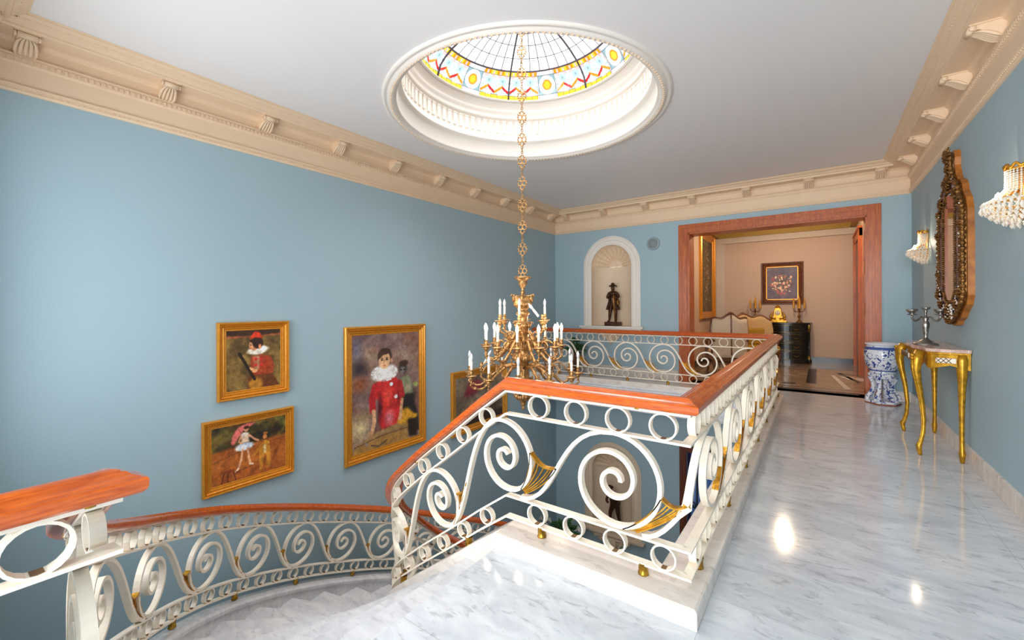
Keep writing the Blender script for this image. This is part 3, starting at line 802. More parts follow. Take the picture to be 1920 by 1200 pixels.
for k in range(1, NST):
    z = -k * RISE
    sI0, sI1 = s_at_z(ip, z + RISE), s_at_z(ip, z); sO0, sO1 = s_at_z(op, z + RISE), s_at_z(op, z)
    if k == 1: sI0 = ip.L; sO0 = sE - .02
    mb = MB(); n = 4
    def edge(pth, s0, s1, ext):
        r = []
        for i in range(n + 1):
            s = s0 + (s1 - s0) * i / n; P, nn = pth.at(s); r.append(P + nn.normalized() * ext)
        return r
    A = edge(ip, sI0, sI1, .0); B = edge(op, sO0, sO1, .0)
    # nosing: push the lower edge outwards a little
    d = ((A[-1] - A[-2]) + (B[-1] - B[-2])).to_2d(); d = Vector((d.x, d.y, 0)).normalized() * .025
    A.append(A[-1] + d); B.append(B[-1] + d)
    poly = [(p.x, p.y) for p in A] + [(p.x, p.y) for p in reversed(B)]
    mb.prism(poly, z - .03, z)
    A = A[:-1]; B = B[:-1]
    poly = [(p.x, p.y) for p in A] + [(p.x, p.y) for p in reversed(B)]
    mb.prism(poly, z - .03 - RISE * 1.25, z - .028)
    mb.build('step', M['step'], stair)
mb = MB(); sweep_prof(mb, ip, 0, ip.L, kerb_prof(-.075, .075, -.50, .088), 0); mb.build('inner_stringer', M['kerb'], stair)
mb = MB(); sweep_prof(mb, op, 0, sE + .02, kerb_prof(-.075, .075, -.50, .115), 0)
sweep_prof(mb, op, 0, sE, [(.072, .065), (.095, .07), (.10, .10), (.088, .118), (.072, .12)], 0); mb.build('outer_stringer', M['step'], stair)
lp_ = Path([(-1.53, .365, 0), (-1.53, -1.0, 0)], .2)
mb = MB(); sweep_prof(mb, lp_, 0, lp_.L, kerb_prof(-.10, .10, -.42, .085), 0); mb.build('landing_kerb', M['kerb'], stair)

# ================================================================ PAINTINGS (colour laid on the canvas itself)
def box_blur(a, r):
    if r < 1: return a
    for ax in (0, 1):
        p = np.pad(a, [(r, r) if k == ax else (0, 0) for k in range(2)], mode='edge'); c = np.cumsum(p, axis=ax)
        c = np.concatenate([np.zeros_like(np.take(c, [0], axis=ax)), c], axis=ax); n = a.shape[ax]
        a = (np.take(c, range(2 * r + 1, 2 * r + 1 + n), axis=ax) - np.take(c, range(0, n), axis=ax)) / (2 * r + 1)
    return a
class Art:
    def __init__(s, w, h, base, seed):
        s.w, s.h = w, h; s.rng = np.random.RandomState(seed); s.U, s.V = np.meshgrid((np.arange(w) + .5) / w, (np.arange(h) + .5) / h)
        s.im = np.zeros((h, w, 3)) + np.array(base) / 255.
    def noise(s, k):
        g = s.rng.rand(max(2, int(s.h / k) + 2), max(2, int(s.w / k) + 2)); yi = np.linspace(0, g.shape[0] - 1.001, s.h); xi = np.linspace(0, g.shape[1] - 1.001, s.w)
        y0 = yi.astype(int); x0 = xi.astype(int); fy = (yi - y0)[:, None]; fx = (xi - x0)[None]
        return (g[y0][:, x0] * (1 - fy) * (1 - fx) + g[y0 + 1][:, x0] * fy * (1 - fx) + g[y0][:, x0 + 1] * (1 - fy) * fx + g[y0 + 1][:, x0 + 1] * fy * fx)
    def mix(s, m, c): s.im = s.im * (1 - m[..., None]) + np.array(c) / 255. * m[..., None]; return s
    def cloud(s, c, amt=.6, k=30, thr=.5): m = np.clip((s.noise(k) * .65 + s.noise(k / 3) * .35 - thr) * 4 + .5, 0, 1) * amt; return s.mix(m, c)
    def ell(s, cx, cy, rx, ry, c, soft=.25, rot=0, amt=1):
        x = s.U - cx; y = s.V - cy; ar = s.h / s.w; y = y * ar; a = R(rot); xr = x * math.cos(a) + y * math.sin(a); yr = -x * math.sin(a) + y * math.cos(a)
        d = np.sqrt((xr / rx) ** 2 + (yr / (ry * ar)) ** 2); return s.mix(np.clip((1 - d) / soft, 0, 1) * amt, c)
    def poly(s, pts, c, blur=1, amt=1):
        m = np.zeros_like(s.U, bool); n = len(pts)
        for i in range(n):
            (x0, y0), (x1, y1) = pts[i], pts[(i + 1) % n]
            if y0 == y1: continue
            m ^= ((y0 > s.V) != (y1 > s.V)) & (s.U < (x1 - x0) * (s.V - y0) / (y1 - y0) + x0)
        return s.mix(box_blur(m.astype(float), blur) * amt, c)
    def line(s, pts, w, c, amt=1):
        ar = s.h / s.w
        for (x0, y0), (x1, y1) in zip(pts[:-1], pts[1:]):
            dx, dy = x1 - x0, (y1 - y0) * ar; L2 = dx * dx + dy * dy + 1e-9; px = s.U - x0; py = (s.V - y0) * ar
            t = np.clip((px * dx + py * dy) / L2, 0, 1); d = np.hypot(px - t * dx, py - t * dy); s.mix(np.clip((w - d) / (w * .4), 0, 1) * amt, c)
        return s
    def grain(s, a=.10):
        n = (s.noise(2.2) - .5) * a + (s.noise(6) - .5) * a; s.im = np.clip(s.im * 1.1 * (1 + n[..., None] * 2), 0, 1); return s
def canvas(art, w, h, parent, name='canvas', t=.006):
    """canvas panel in its own frame: x across, z up, front at y=0"""
    nx, ny = art.w, art.h
    me = bpy.data.meshes.new(name)
    X_, Z_ = np.meshgrid(np.linspace(-w / 2, w / 2, nx + 1), np.linspace(h / 2, -h / 2, ny + 1))
    co = np.stack([X_, np.zeros_like(X_), Z_], -1).reshape(-1, 3)
    idx = np.arange((nx + 1) * (ny + 1)).reshape(ny + 1, nx + 1)
    f = np.stack([idx[:-1, :-1], idx[1:, :-1], idx[1:, 1:], idx[:-1, 1:]], -1).reshape(-1, 4)
    v = co.tolist(); fs = f.tolist(); b = len(v)
    v += [(-w / 2, t, -h / 2), (w / 2, t, -h / 2), (w / 2, t, h / 2), (-w / 2, t, h / 2)]
    tl, tr, bl, br = int(idx[0, 0]), int(idx[0, -1]), int(idx[-1, 0]), int(idx[-1, -1])
    fs += [[b + 3, b + 2, b + 1, b + 0], [bl, b, b + 1, br], [tl, tr, b + 2, b + 3], [tl, b + 3, b, bl], [tr, br, b + 1, b + 2]]
    me.from_pydata(v, [], fs); me.materials.append(M['painted'])
    im = art.im; li = np.where(im <= .04045, im / 12.92, ((im + .055) / 1.055) ** 2.4)
    ca = me.color_attributes.new('Col', 'FLOAT_COLOR', 'CORNER'); cols = np.ones((len(me.loops), 4))
    cols[:nx * ny * 4, :3] = np.repeat(li.reshape(-1, 3), 4, 0); ca.data.foreach_set('color', cols.ravel()); me.update()
    o = bpy.data.objects.new(name, me); col.objects.link(o); o.parent = parent; return o
def picture(loc, rz, w, h, fw, art, label, group=None, mat='gilt_frame', depth=.045, inner=None, name='framed_painting', cat='painting', rope=True):
    e = empty(name, loc, rz, label=label, cat=cat, group=group)
    pr = [(0, 0), (0, -depth * .7), (.1, -depth), (.22, -depth * .95), (.3, -depth * .6), (.38, -depth * .72), (.46, -depth * .6), (.55, -depth * .3), (.66, -depth * .42), (.74, -depth * .36), (.8, -depth * .12), (.9, -depth * .2), (1, -depth * .12), (1, 0)]
    vs = []; n = len(pr)
    for (o, y) in pr:
        a, b = w / 2 - o * fw, h / 2 - o * fw; vs += [(-a, y, -b), (a, y, -b), (a, y, b), (-a, y, b)]
    fs = [(j * 4 + k, j * 4 + (k + 1) % 4, (j + 1) * 4 + (k + 1) % 4, (j + 1) * 4 + k) for j in range(n - 1) for k in range(4)]
    MB().add(vs, fs).build('frame', M[mat], e)
    mb = MB(); a, b = w / 2 - fw * .92, h / 2 - fw * .92
    if inner: mb.box(-a, a, -depth * .3, -.001, -b, -b + .02); mb.box(-a, a, -depth * .3, -.001, b - .02, b); mb.box(-a, -a + .02, -depth * .3, -.001, -b, b); mb.box(a - .02, a, -depth * .3, -.001, -b, b); mb.build('inner_slip', M[inner], e)
    elif rope:
        a, b = w / 2 - fw * .42, h / 2 - fw * .42
        n = int(2 * a / .022)
        for i in range(n): x = -a + (i + .5) * 2 * a / n; mb.octa((x, -depth * .75, -b), .010, .007); mb.octa((x, -depth * .75, b), .010, .007)
        mb.build('bead_row', M[mat], e)
    c = canvas(art, w - 1.9 * fw, h - 1.9 * fw, e); c.location = (0, -.006, 0)
    return e
def art_flute():
    a = Art(110, 125, (110, 84, 42), 3); a.cloud((150, 120, 62), .7, 34, .45).cloud((64, 48, 26), .6, 22, .55)
    a.poly([(0, 0), (1, 0), (1, .09), (0, .10)], (56, 34, 22), 2).poly([(0, .09), (.45, .11), (1, .07), (1, .10), (0, .13)], (178, 84, 52), 1, .8)
    a.poly([(.36, 1), (.38, .78), (.55, .68), (.85, .78), (.97, 1)], (98, 52, 24), 2).ell(.52, .93, .16, .14, (182, 120, 40), .4)
    a.poly([(.44, .45), (.62, .42), (.80, .48), (.85, .62), (.86, .76), (.66, .78), (.46, .76), (.42, .60)], (150, 52, 26), 2).poly([(.48, .45), (.60, .45), (.58, .72), (.50, .72)], (190, 150, 110), 2, .7)
    for x, y in ((.52, .50), (.62, .50), (.63, .61), (.52, .60)): a.ell(x, y, .04, .035, (190, 40, 30), .5)
    a.line([(.78, .50), (.83, .66), (.80, .72)], .055, (146, 58, 28)).line([(.80, .73), (.58, .71)], .04, (158, 66, 34)).ell(.50, .70, .06, .035, (222, 158, 110), .4).ell(.44, .66, .07, .03, (222, 158, 110), .4, 20)
    a.ell(.54, .355, .19, .085, (226, 220, 204), .3).ell(.60, .33, .20, .07, (236, 230, 216), .4).ell(.50, .38, .17, .05, (206, 196, 176), .4, 0, .7)
    a.ell(.49, .25, .095, .115, (206, 138, 94), .2).ell(.44, .27, .05, .08, (216, 150, 104), .4).ell(.56, .22, .115, .12, (46, 26, 20), .25, -14).ell(.60, .285, .035, .05, (198, 124, 84), .4).poly([(.40, .17), (.55, .14), (.52, .22), (.42, .21)], (42, 24, 18), 1)
    a.ell(.43, .255, .02, .008, (40, 24, 20), .4).ell(.42, .32, .022, .008, (166, 66, 50), .4).poly([(.40, .16), (.50, .025), (.60, .05), (.66, .15), (.52, .13)], (196, 52, 26), 1)
    a.line([(.23, .40), (.32, .54), (.42, .72), (.50, .84)], .032, (36, 24, 20)).ell(.24, .40, .05, .03, (36, 24, 20), .3, 50)
    return a.grain(.14)
def art_parasol():
    a = Art(135, 95, (56, 50, 30), 5); a.cloud((120, 116, 52), .8, 30, .55).cloud((28, 26, 22), .7, 24, .5).cloud((150, 130, 50), .5, 20, .62)
    a.poly([(0, .42), (.25, .40), (1, .36), (1, 1), (0, 1)], (160, 86, 34), 3).poly([(0, .60), (.6, .50), (1, .62), (1, .80), (0, .82)], (184, 104, 42), 6, .6).line([(0, .60), (.45, .47), (1, .42)], .006, (110, 60, 28)).cloud((110, 52, 24), .35, 26, .6)
    a.poly([(.24, .34), (.26, .18), (.34, .06), (.46, .01), (.58, .03), (.40, .14), (.34, .24), (.28, .36)], (206, 104, 96), 1).line([(.34, .10), (.42, .28)], .006, (120, 60, 40))
    a.ell(.44, .12, .035, .05, (216, 150, 110), .3).ell(.44, .09, .045, .035, (60, 34, 24), .4).ell(.42, .22, .07, .06, (232, 214, 200), .4).poly([(.37, .24), (.47, .22), (.48, .36), (.38, .36)], (226, 190, 160), 1)
    a.ell(.42, .42, .14, .075, (196, 206, 222), .35).ell(.40, .45, .13, .06, (226, 232, 240), .5).line([(.48, .24), (.55, .33), (.60, .37)], .016, (216, 150, 110)).line([(.37, .24), (.34, .32), (.38, .36)], .014, (216, 150, 110))
    a.line([(.39, .48), (.37, .66), (.33, .80)], .019, (222, 160, 118)).line([(.46, .48), (.47, .62), (.49, .76)], .019, (222, 160, 118)).line([(.33, .80), (.30, .84)], .014, (230, 190, 160)).line([(.49, .76), (.53, .78)], .014, (230, 190, 160)).line([(.30, .84), (.55, .80)], .005, (96, 50, 24))
    a.poly([(.62, .46), (.70, .40), (.76, .46), (.78, .66), (.77, .92), (.72, .92), (.71, .66), (.68, .66), (.66, .93), (.61, .93)], (190, 126, 40), 1).line([(.64, .48), (.58, .58), (.53, .64)], .02, (186, 120, 38)).line([(.75, .46), (.70, .42)], .02, (196, 134, 46)).ell(.695, .33, .035, .05, (210, 130, 70), .3).ell(.70, .27, .04, .03, (168, 96, 36), .4).poly([(.67, .48), (.71, .48), (.71, .64), (.68, .64)], (206, 180, 130), 1).poly([(.77, .90), (.90, .62), (.84, .62)], (106, 54, 24), 2, .7)
    a.ell(.21, .80, .075, .03, (118, 54, 26), .3).line([(.15, .82), (.12, 1)], .009, (92, 40, 20)).line([(.27, .82), (.30, .98)], .009, (92, 40, 20)).line([(.20, .84), (.20, .98)], .008, (92, 40, 20)).ell(.33, .86, .06, .02, (110, 54, 24), .5)
    return a.grain(.14)
def art_red():
    a = Art(150, 230, (132, 104, 92), 8); a.cloud((92, 72, 78), .75, 60, .5).cloud((164, 140, 120), .6, 44, .55).cloud((120, 70, 52), .5, 36, .6)
    a.ell(.10, .28, .16, .12, (52, 42, 48), .8).ell(.06, .12, .12, .14, (96, 100, 128), .9, 0, .7).ell(.10, .42, .16, .10, (132, 74, 46), .9).ell(.55, .10, .35, .10, (118, 90, 88), .9, 0, .6).ell(.78, .28, .2, .16, (142, 126, 112), .9, 0, .6).ell(.10, .80, .22, .16, (206, 186, 140), .9).ell(.12, .70, .14, .06, (150, 134, 90), .9, 0, .6)
    a.ell(.94, .50, .06, .03, (150, 160, 90), .6).ell(.77, .60, .20, .12, (34, 32, 34), .4).poly([(.70, .58), (.88, .58), (.98, .80), (1, .95), (.78, .9)], (38, 34, 34), 3)
    a.poly([(.68, .42), (.82, .40), (.88, .50), (.90, .58), (.70, .58)], (128, 134, 104), 2).cloud((90, 90, 72), .0, 10).ell(.80, .52, .08, .05, (174, 150, 124), .6, 0, .6).ell(.73, .335, .085, .06, (70, 62, 60), .3).ell(.725, .35, .05, .045, (116, 108, 106), .5).ell(.745, .285, .09, .035, (58, 42, 34), .4)
    a.line([(.70, .345), (.71, .345)], .012, (20, 18, 20)).line([(.75, .345), (.76, .345)], .012, (20, 18, 20))
    a.poly([(.62, .74), (.80, .70), (.95, .80), (.94, .88), (.80, .90), (.60, .82)], (196, 142, 40), 3).poly([(.80, .82), (.96, .80), (.97, 1), (.82, .98)], (46, 34, 26), 3).ell(.92, .80, .07, .03, (206, 150, 44), .6)
    a.poly([(.28, .44), (.40, .40), (.62, .40), (.68, .46), (.72, .60), (.68, .74), (.62, .84), (.42, .86), (.36, .78), (.36, .58), (.30, .56)], (190, 44, 42), 2)
    a.ell(.50, .56, .10, .12, (222, 74, 58), .9).ell(.52, .76, .10, .10, (214, 120, 128), .8).ell(.38, .66, .05, .16, (66, 26, 34), .9).ell(.66, .58, .03, .14, (96, 26, 32), .9, 0, .7)
    a.line([(.31, .46), (.27, .56), (.28, .66)], .055, (176, 38, 42)).line([(.68, .46), (.72, .58)], .05, (170, 40, 40)).line([(.29, .67), (.30, .76), (.27, .84)], .034, (206, 158, 116)).line([(.72, .62), (.70, .70), (.69, .78)], .030, (196, 146, 106)).ell(.24, .86, .05, .03, (196, 148, 108), .4).ell(.68, .79, .035, .03, (196, 146, 106), .4)
    a.ell(.455, .345, .215, .085, (214, 208, 204), .3).ell(.43, .36, .20, .07, (236, 232, 228), .5)
    rng = np.random.RandomState(4)
    for i in range(46): t = rng.rand() * 6.28; a.ell(.45 + .18 * math.cos(t), .352 + .068 * math.sin(t), .018, .012, (250, 248, 244) if i % 2 else (176, 170, 170), .6)
    a.ell(.46, .215, .115, .095, (62, 42, 36), .25).ell(.45, .235, .095, .085, (214, 168, 128), .18).ell(.455, .16, .10, .035, (56, 38, 32), .4).poly([(.35, .17), (.47, .15), (.42, .20), (.355, .23)], (66, 44, 36), 1).ell(.555, .245, .02, .025, (204, 150, 112), .4)
    for x in (.415, .485): a.ell(x, .232, .022, .009, (48, 34, 32), .4).ell(x, .218, .026, .005, (84, 56, 44), .5)
    a.line([(.448, .235), (.442, .262)], .006, (176, 126, 94)).ell(.447, .283, .024, .007, (176, 78, 66), .5)
    for x, y in ((.55, .46), (.62, .58)): a.ell(x, y, .032, .021, (232, 226, 224), .3)
    a.poly([(.02, 1), (.03, .93), (.30, .86), (.60, .83), (.80, .86), (.80, .90), (.35, 1)], (150, 118, 76), 2).line([(.03, .94), (.40, .90), (.80, .89)], .007, (88, 60, 40)).poly([(.02, .96), (.40, .91), (.80, .90), (.82, 1), (.0, 1)], (166, 122, 60), 2, .8).line([(.26, .96), (.36, .985), (.48, .95)], .014, (96, 76, 60)).line([(.18, .93), (.20, .95)], .02, (150, 132, 120))
    return a.grain(.12)
def art_dark():
    a = Art(130, 95, (120, 104, 84), 11); a.cloud((90, 74, 60), .7, 30, .5).cloud((150, 134, 108), .6, 24, .55).poly([(.14, .40), (.25, .15), (.45, .08), (.55, .30), (.30, .42)], (120, 36, 44), 4).ell(.4, .2, .2, .10, (150, 50, 56), .8).poly([(.0, .86), (.4, .78), (1, .84), (1, 1), (0, 1)], (54, 34, 26), 4).ell(.75, .62, .3, .28, (74, 46, 36), .7).ell(.3, .6, .14, .2, (138, 118, 92), .8)
    return a.grain(.12)
def art_flowers():
    a = Art(80, 84, (92, 76, 88), 13); a.cloud((74, 66, 84), .7, 24, .5).cloud((112, 92, 98), .5, 18, .55); rng = np.random.RandomState(2)
    a.ell(.5, .56, .33, .26, (88, 62, 52), .8)
    for i in range(95):
        t = rng.rand() * 6.28; r = rng.rand() ** .5; c = [(206, 130, 110), (222, 180, 130), (186, 76, 70), (232, 206, 170), (150, 96, 66), (196, 108, 96), (96, 84, 60)][rng.randint(7)]
        a.ell(.5 + .38 * r * math.cos(t), .54 + .30 * r * math.sin(t), .02 + .035 * rng.rand(), .02 + .028 * rng.rand(), c, .5)
    for x, y, q in ((.36, .5, .05), (.46, .62, .05), (.56, .50, .055), (.60, .62, .05), (.50, .72, .05), (.78, .32, .05)): a.ell(x, y, q, q, (232, 200, 160), .6).ell(x, y, q * .4, q * .4, (200, 120, 90), .6)
    return a.grain(.12)
def art_tapestry():
    a = Art(50, 110, (86, 70, 40), 17); a.cloud((56, 50, 32), .7, 12, .5); rng = np.random.RandomState(6)
    for i in range(120): a.ell(.5 + .25 * rng.randn() * .6, rng.rand(), .03, .012, [(170, 130, 90), (150, 90, 60), (110, 110, 60), (190, 170, 120)][rng.randint(4)], .5)
    return a.grain(.12)
WX = XL + .002
picture((WX, 2.02, .868), R(90), .69, .775, .088, art_flute(), 'small gilt framed painting of a boy in red pointed hat and ruff with a flute')
picture((WX, 1.98, -.052), R(90), .865, .725, .085, art_parasol(), 'wide gilt framed painting of a ballerina with pink parasol beside a clown in yellow')
picture((WX, 3.70, .288), R(90), 1.32, 1.73, .115, art_red(), 'largest gilt framed painting, a child in red coat and white ruff leaning on a suitcase')
picture((WX, 5.645, -.17), R(90), 1.47, 1.04, .12, art_dark(), 'gilt framed dark painting on the blue wall, partly hidden behind the chandelier and handrail')

# ================================================================ CHANDELIER
def loft(mb, pts, rs, seg=8): mb.tube(pts, rs, seg)
CX, CY = -2.545, 3.725
ch = empty('chandelier', (CX, CY, 0), label='large gilt chandelier with three tiers of candle lamps hanging from the skylight chain', cat='chandelier')
camdir = math.atan2(-CY, -CX)            # towards the camera
mb = MB()
fl = lambda a, z: 1 + .10 * math.cos(6 * a)
mb.lathe([(0, 1.712), (.085, 1.715), (.092, 1.708), (.085, 1.696), (.062, 1.684), (.045, 1.66), (.050, 1.645), (.036, 1.62), (.022, 1.60), (.016, 1.575), (.022, 1.56), (.030, 1.55), (.018, 1.535), (.024, 1.52)], (0, 0, 0), 24)
mb.lathe([(.024, 1.52), (.10, 1.515), (.112, 1.50), (.10, 1.485), (.088, 1.46), (.098, 1.43), (.082, 1.405), (.058, 1.38), (.050, 1.36), (.066, 1.345)], (0, 0, 0), 36, wob=fl)
mb.lathe([(.066, 1.345), (.070, 1.32), (.052, 1.30), (.046, 1.24), (.060, 1.225), (.075, 1.20), (.060, 1.18), (.050, 1.12), (.044, 1.05), (.056, 1.03), (.078, 1.01), (.082, .98), (.060, .95), (.052, .90), (.085, .885), (.098, .86), (.085, .83), (.055, .81), (.046, .76), (.06, .74), (.058, .66), (.075, .64)], (0, 0, 0), 36, wob=lambda a, z: 1 + .07 * math.cos(8 * a))
mb.lathe([(.075, .64), (.15, .60), (.17, .575), (.15, .55), (.10, .535), (.075, .50), (.088, .475), (.095, .45), (.075, .42), (.045, .405), (.028, .39), (.034, .375), (.022, .355), (.012, .345), (.020, .33), (.018, .318), (.008, .308), (0, .30)], (0, 0, 0), 36, wob=lambda a, z: 1 + (.08 * math.cos(12 * a) if z > .41 else 0))
mb.build('central_shaft', M['chand'], ch)
for zc, rr, n, q in ((1.49, .105, 6, .030), (1.43, .088, 6, .026), (1.20, .075, 8, .022), (.985, .085, 10, .024), (.86, .098, 10, .026), (.60, .155, 12, .030), (.46, .09, 10, .02)):
    mb = MB()
    for k in range(n):
        a = 2 * PI * k / n; mb.ball((rr * math.cos(a), rr * math.sin(a), zc), q, 8, 5, .8, .8, 1.25)
        mb.tube([(rr * math.cos(a), rr * math.sin(a), zc + .02), ((rr + .028) * math.cos(a), (rr + .028) * math.sin(a), zc + .035), ((rr + .034) * math.cos(a), (rr + .034) * math.sin(a), zc + .015)], [.010, .008, .004], 6)
    mb.build('leaf_collar', M['chand'], ch)
def lamp_meshes():
    a = MB(); a.lathe([(0, -.075), (.008, -.07), (.012, -.055), (.007, -.045), (.020, -.03), (.030, -.015), (.026, -.004), (.012, 0), (.048, .002), (.056, .010), (.052, .014), (.014, .016), (.018, .03), (.022, .042), (.015, .05), (.018, .062), (.020, .07), (.016, .072)], (0, 0, 0), 16)
    b = MB(); b.lathe([(.0125, .066), (.0125, .155), (.010, .158), (0, .158)], (0, 0, 0), 12)
    c = MB(); c.lathe([(.008, .156), (.011, .164), (.0155, .182), (.0165, .196), (.013, .212), (.007, .226), (.002, .238), (0, .240)], (0, 0, 0), 12)
    return a, b, c
_a, _b, _c = lamp_meshes()
def tier(N, rad, zcup, phase, zroot, drop, lit, tilt={}, scale=1.0, rroot=.06):
    for k in range(N):
        deg = phase + 360 / N * k
        # angle 0 faces the camera; positive = to the right as seen from it
        a = camdir + R(deg); ca, sa = math.cos(a), math.sin(a)
        P = lambda r, z: (r * ca, r * sa, z)
        zc = zcup - .075 * scale
        mb = MB()
        pts = catmull([P(rroot, zroot), P(rad * .32, zroot + drop * .15), P(rad * .55, zroot - drop * .75), P(rad * .80, zc - drop * .55), P(rad * .98, zc - drop * .30), P(rad * 1.02, zc - .01), P(rad, zc + .01)], .03)
        n = len(pts); mb.tube(pts, [.017 - .008 * i / n for i in range(n)], 8)
        # counter scroll and acanthus swelling
        c0 = Vector(P(rad * .60, zroot - drop * .35))
        sc_ = [(c0 + Vector((ca * (1 - t) * math.cos(t * 7.5), sa * (1 - t) * math.cos(t * 7.5), (1 - t) * math.sin(t * 7.5))) * (.075 * scale * (rad / .45 + .2))) for t in [i / 16 for i in range(15)]]
        mb.tube(sc_, .007, 6)
        for f in (.35, .62, .85):
            q = pts[int(n * f)]; mb.ball(q, .020, 8, 5, 1, 1, .8)
        arm = mb.build('arm', M['chand'], ch)
        t = tilt.get(k)
        for nm, src, mt in (('candle_cup', _a, M['chand']), ('candle', _b, M['candle']), ('bulb', _c, M['bulb_on'] if lit else M['bulb_off'])):
            mb = MB(); base = Matrix.Translation(P(rad, zcup)) @ Matrix.Scale(scale, 4)
            if t is not None and nm != 'candle_cup':
                base = Matrix.Translation(P(rad, zcup)) @ Matrix.Rotation(R(t), 4, _F) @ Matrix.Scale(scale, 4)
            mb.M = base; mb.add(src.v, src.f, True); mb.build(nm, mt, arm)
tier(12, .575, .695, -4.5, .76, .10, False, {8: 28}, 1.0)
tier(12, .405, .985, -8, 1.02, .12, True, {}, 1.0)
tier(6, .255, 1.245, -8, 1.12, .10, False, {1: -38}, 1.0)
# decorated chain
def chain_link_mesh():
    mb = MB(); Wd, Ht = .034, .052
    lobes = [(0, .044, .024), (0, -.044, .024), (.022, 0, .026), (-.022, 0, .026)]
    for x, z, r in lobes:
        mb.tube([(x + r * .8 * math.cos(t), 0, z + r * math.sin(t)) for t in [2 * PI * i / 12 for i in range(12)]], .0055, 6, True)
    for i in range(14):
        a = 2 * PI * i / 14; mb.ball((.047 * math.cos(a), 0, .062 * math.sin(a)), .007, 6, 4)
    for z0, z1 in ((-.155, -.068),):
        for j in range(3):
            zz_ = z0 + .018 + j * .027
            mb.tube([(.009 * math.cos(t), .009 * math.sin(t) if j % 2 else 0, zz_ + .017 * math.sin(t)) if not j % 2 else (0, .009 * math.cos(t), zz_ + .017 * math.sin(t)) for t in [2 * PI * i / 10 for i in range(10)]], .0042, 5, True)
    return mb
lk = chain_link_mesh().build('chain_link', M['chand'], ch)
zl = 1.775
k = 0
while zl < 4.58:
    o = lk if k == 0 else lk.copy()
    if k: col.objects.link(o); o.parent = ch
    o.location = (0, 0, zl + .0); o.rotation_euler = (0, 0, YAW + (.12 if k % 2 else -.2)); zl += .232; k += 1
mb = MB(); mb.lathe([(.03, 4.60), (.03, 4.57), (.012, 4.56), (.012, 4.50)], (0, 0, 0), 12); mb.build('ceiling_hook', M['chand'], ch)
for k in range(12):
    a = camdir + R(-8 + 30 * k)
    point('chandelier_lamp_light', (CX + .405 * math.cos(a), CY + .405 * math.sin(a), 1.245), .45, (1, .93, .84), .028)

# ================================================================ RIGHT WALL: mirror, sconces, console table, candelabrum, planter
mi = empty('wall_mirror', (XR, 5.69, 2.0), R(-90), label='tall ornate gilt mirror with crest and crystal beads above the console table', cat='mirror')
# local: x across (so -90 turn puts it along the wall), y negative = into the room, z up
half = [(0, .85), (.04, .84), (.06, .77), (.05, .70), (.08, .64), (.10, .59), (.15, .55), (.26, .51), (.31, .46), (.33, .40), (.42, .33), (.47, .22), (.475, 0), (.475, -.52), (.43, -.60), (.32, -.66), (.24, -.72), (.15, -.75), (.09, -.79), (0, -.80)]
out = half + [(-x, z) for x, z in reversed(half[1:-1])]
mb = MB(); mb.prism(out, -.042, 0, 'y'); mb.build('back_board', M['board'], mi)
mb = MB(); sc2 = [(x * .94, (z - .0) * .955) for x, z in out]; mb.prism(sc2, -.066, -.04, 'y', bevel=.004); mb.build('carved_frame', M['ant_gold'], mi)
mb = MB(); mb.prism([(-.20, .34), (-.12, .44), (.12, .44), (.20, .34), (.20, -.46), (.12, -.56), (-.12, -.56), (-.20, -.46)], -.074, -.066, 'y'); mb.build('mirror_glass', M['mirror'], mi)
for sx in (-1, 1):
    mb = MB(); mb.prism([(sx * .265, .30), (sx * .355, .26), (sx * .355, -.44), (sx * .265, -.48)], -.076, -.066, 'y'); mb.build('side_glass', M['cobalt'], mi)
for pg in ([(-.10, .50), (-.22, .40), (-.26, .46), (-.14, .56)], [(.10, .50), (.22, .40), (.26, .46), (.14, .56)], [(-.10, -.60), (-.22, -.52), (-.26, -.58), (-.13, -.68)], [(.10, -.60), (.22, -.52), (.26, -.58), (.13, -.68)]):
    mb = MB(); mb.prism(pg, -.078, -.066, 'y'); mb.build('corner_glass', M['cobalt'], mi)
mb = MB(); bd = MB()
def rope(a, b, n, r=.010):
    mb = MB()
    for i in range(n):
        t = (i + .5) / n; mb.ball((a[0] + (b[0] - a[0]) * t, -.078, a[1] + (b[1] - a[1]) * t), r, 6, 4)
    mb.build('rope_moulding', M['ant_gold'], mi)
for sx in (-1, 1):
    for x in (.215, .245, .375, .41): rope((sx * x, .34), (sx * x, -.48), 42, .009)
    rope((sx * .21, .35), (sx * .12, .46), 8); rope((sx * .21, -.48), (sx * .12, -.58), 8)
rope((-.12, .46), (.12, .46), 12); rope((-.12, -.58), (.12, -.58), 12)
rng = random.Random(3)
def leafc(cx, cz, n, r):
    mb = MB()
    for i in range(n):
        a = 2 * PI * i / n; mb.tube([(cx, -.07, cz), (cx + r * .6 * math.cos(a), -.095, cz + r * .6 * math.sin(a)), (cx + r * math.cos(a), -.075, cz + r * math.sin(a))], [.006, r * .22, .004], 6)
    mb.ball((cx, -.095, cz), r * .25, 8, 5); mb.build('gilt_leaf', M['ant_gold'], mi)
for c in ((0, .80, 10, .085), (0, .68, 7, .05), (0, .56, 8, .07), (.12, .56, 6, .05), (-.12, .56, 6, .05), (.27, .40, 7, .06), (-.27, .40, 7, .06), (.38, .30, 6, .05), (-.38, .30, 6, .05), (.43, .1, 6, .04), (-.43, .1, 6, .04), (.43, -.3, 6, .035), (-.43, -.3, 6, .035), (.40, -.50, 7, .055), (-.40, -.50, 7, .055), (.28, -.60, 7, .05), (-.28, -.60, 7, .05), (0, -.64, 8, .065), (.12, -.70, 6, .045), (-.12, -.70, 6, .045), (0, -.75, 6, .04), (0, .49, 6, .05)): leafc(*c)
mb = MB(); bp_ = []
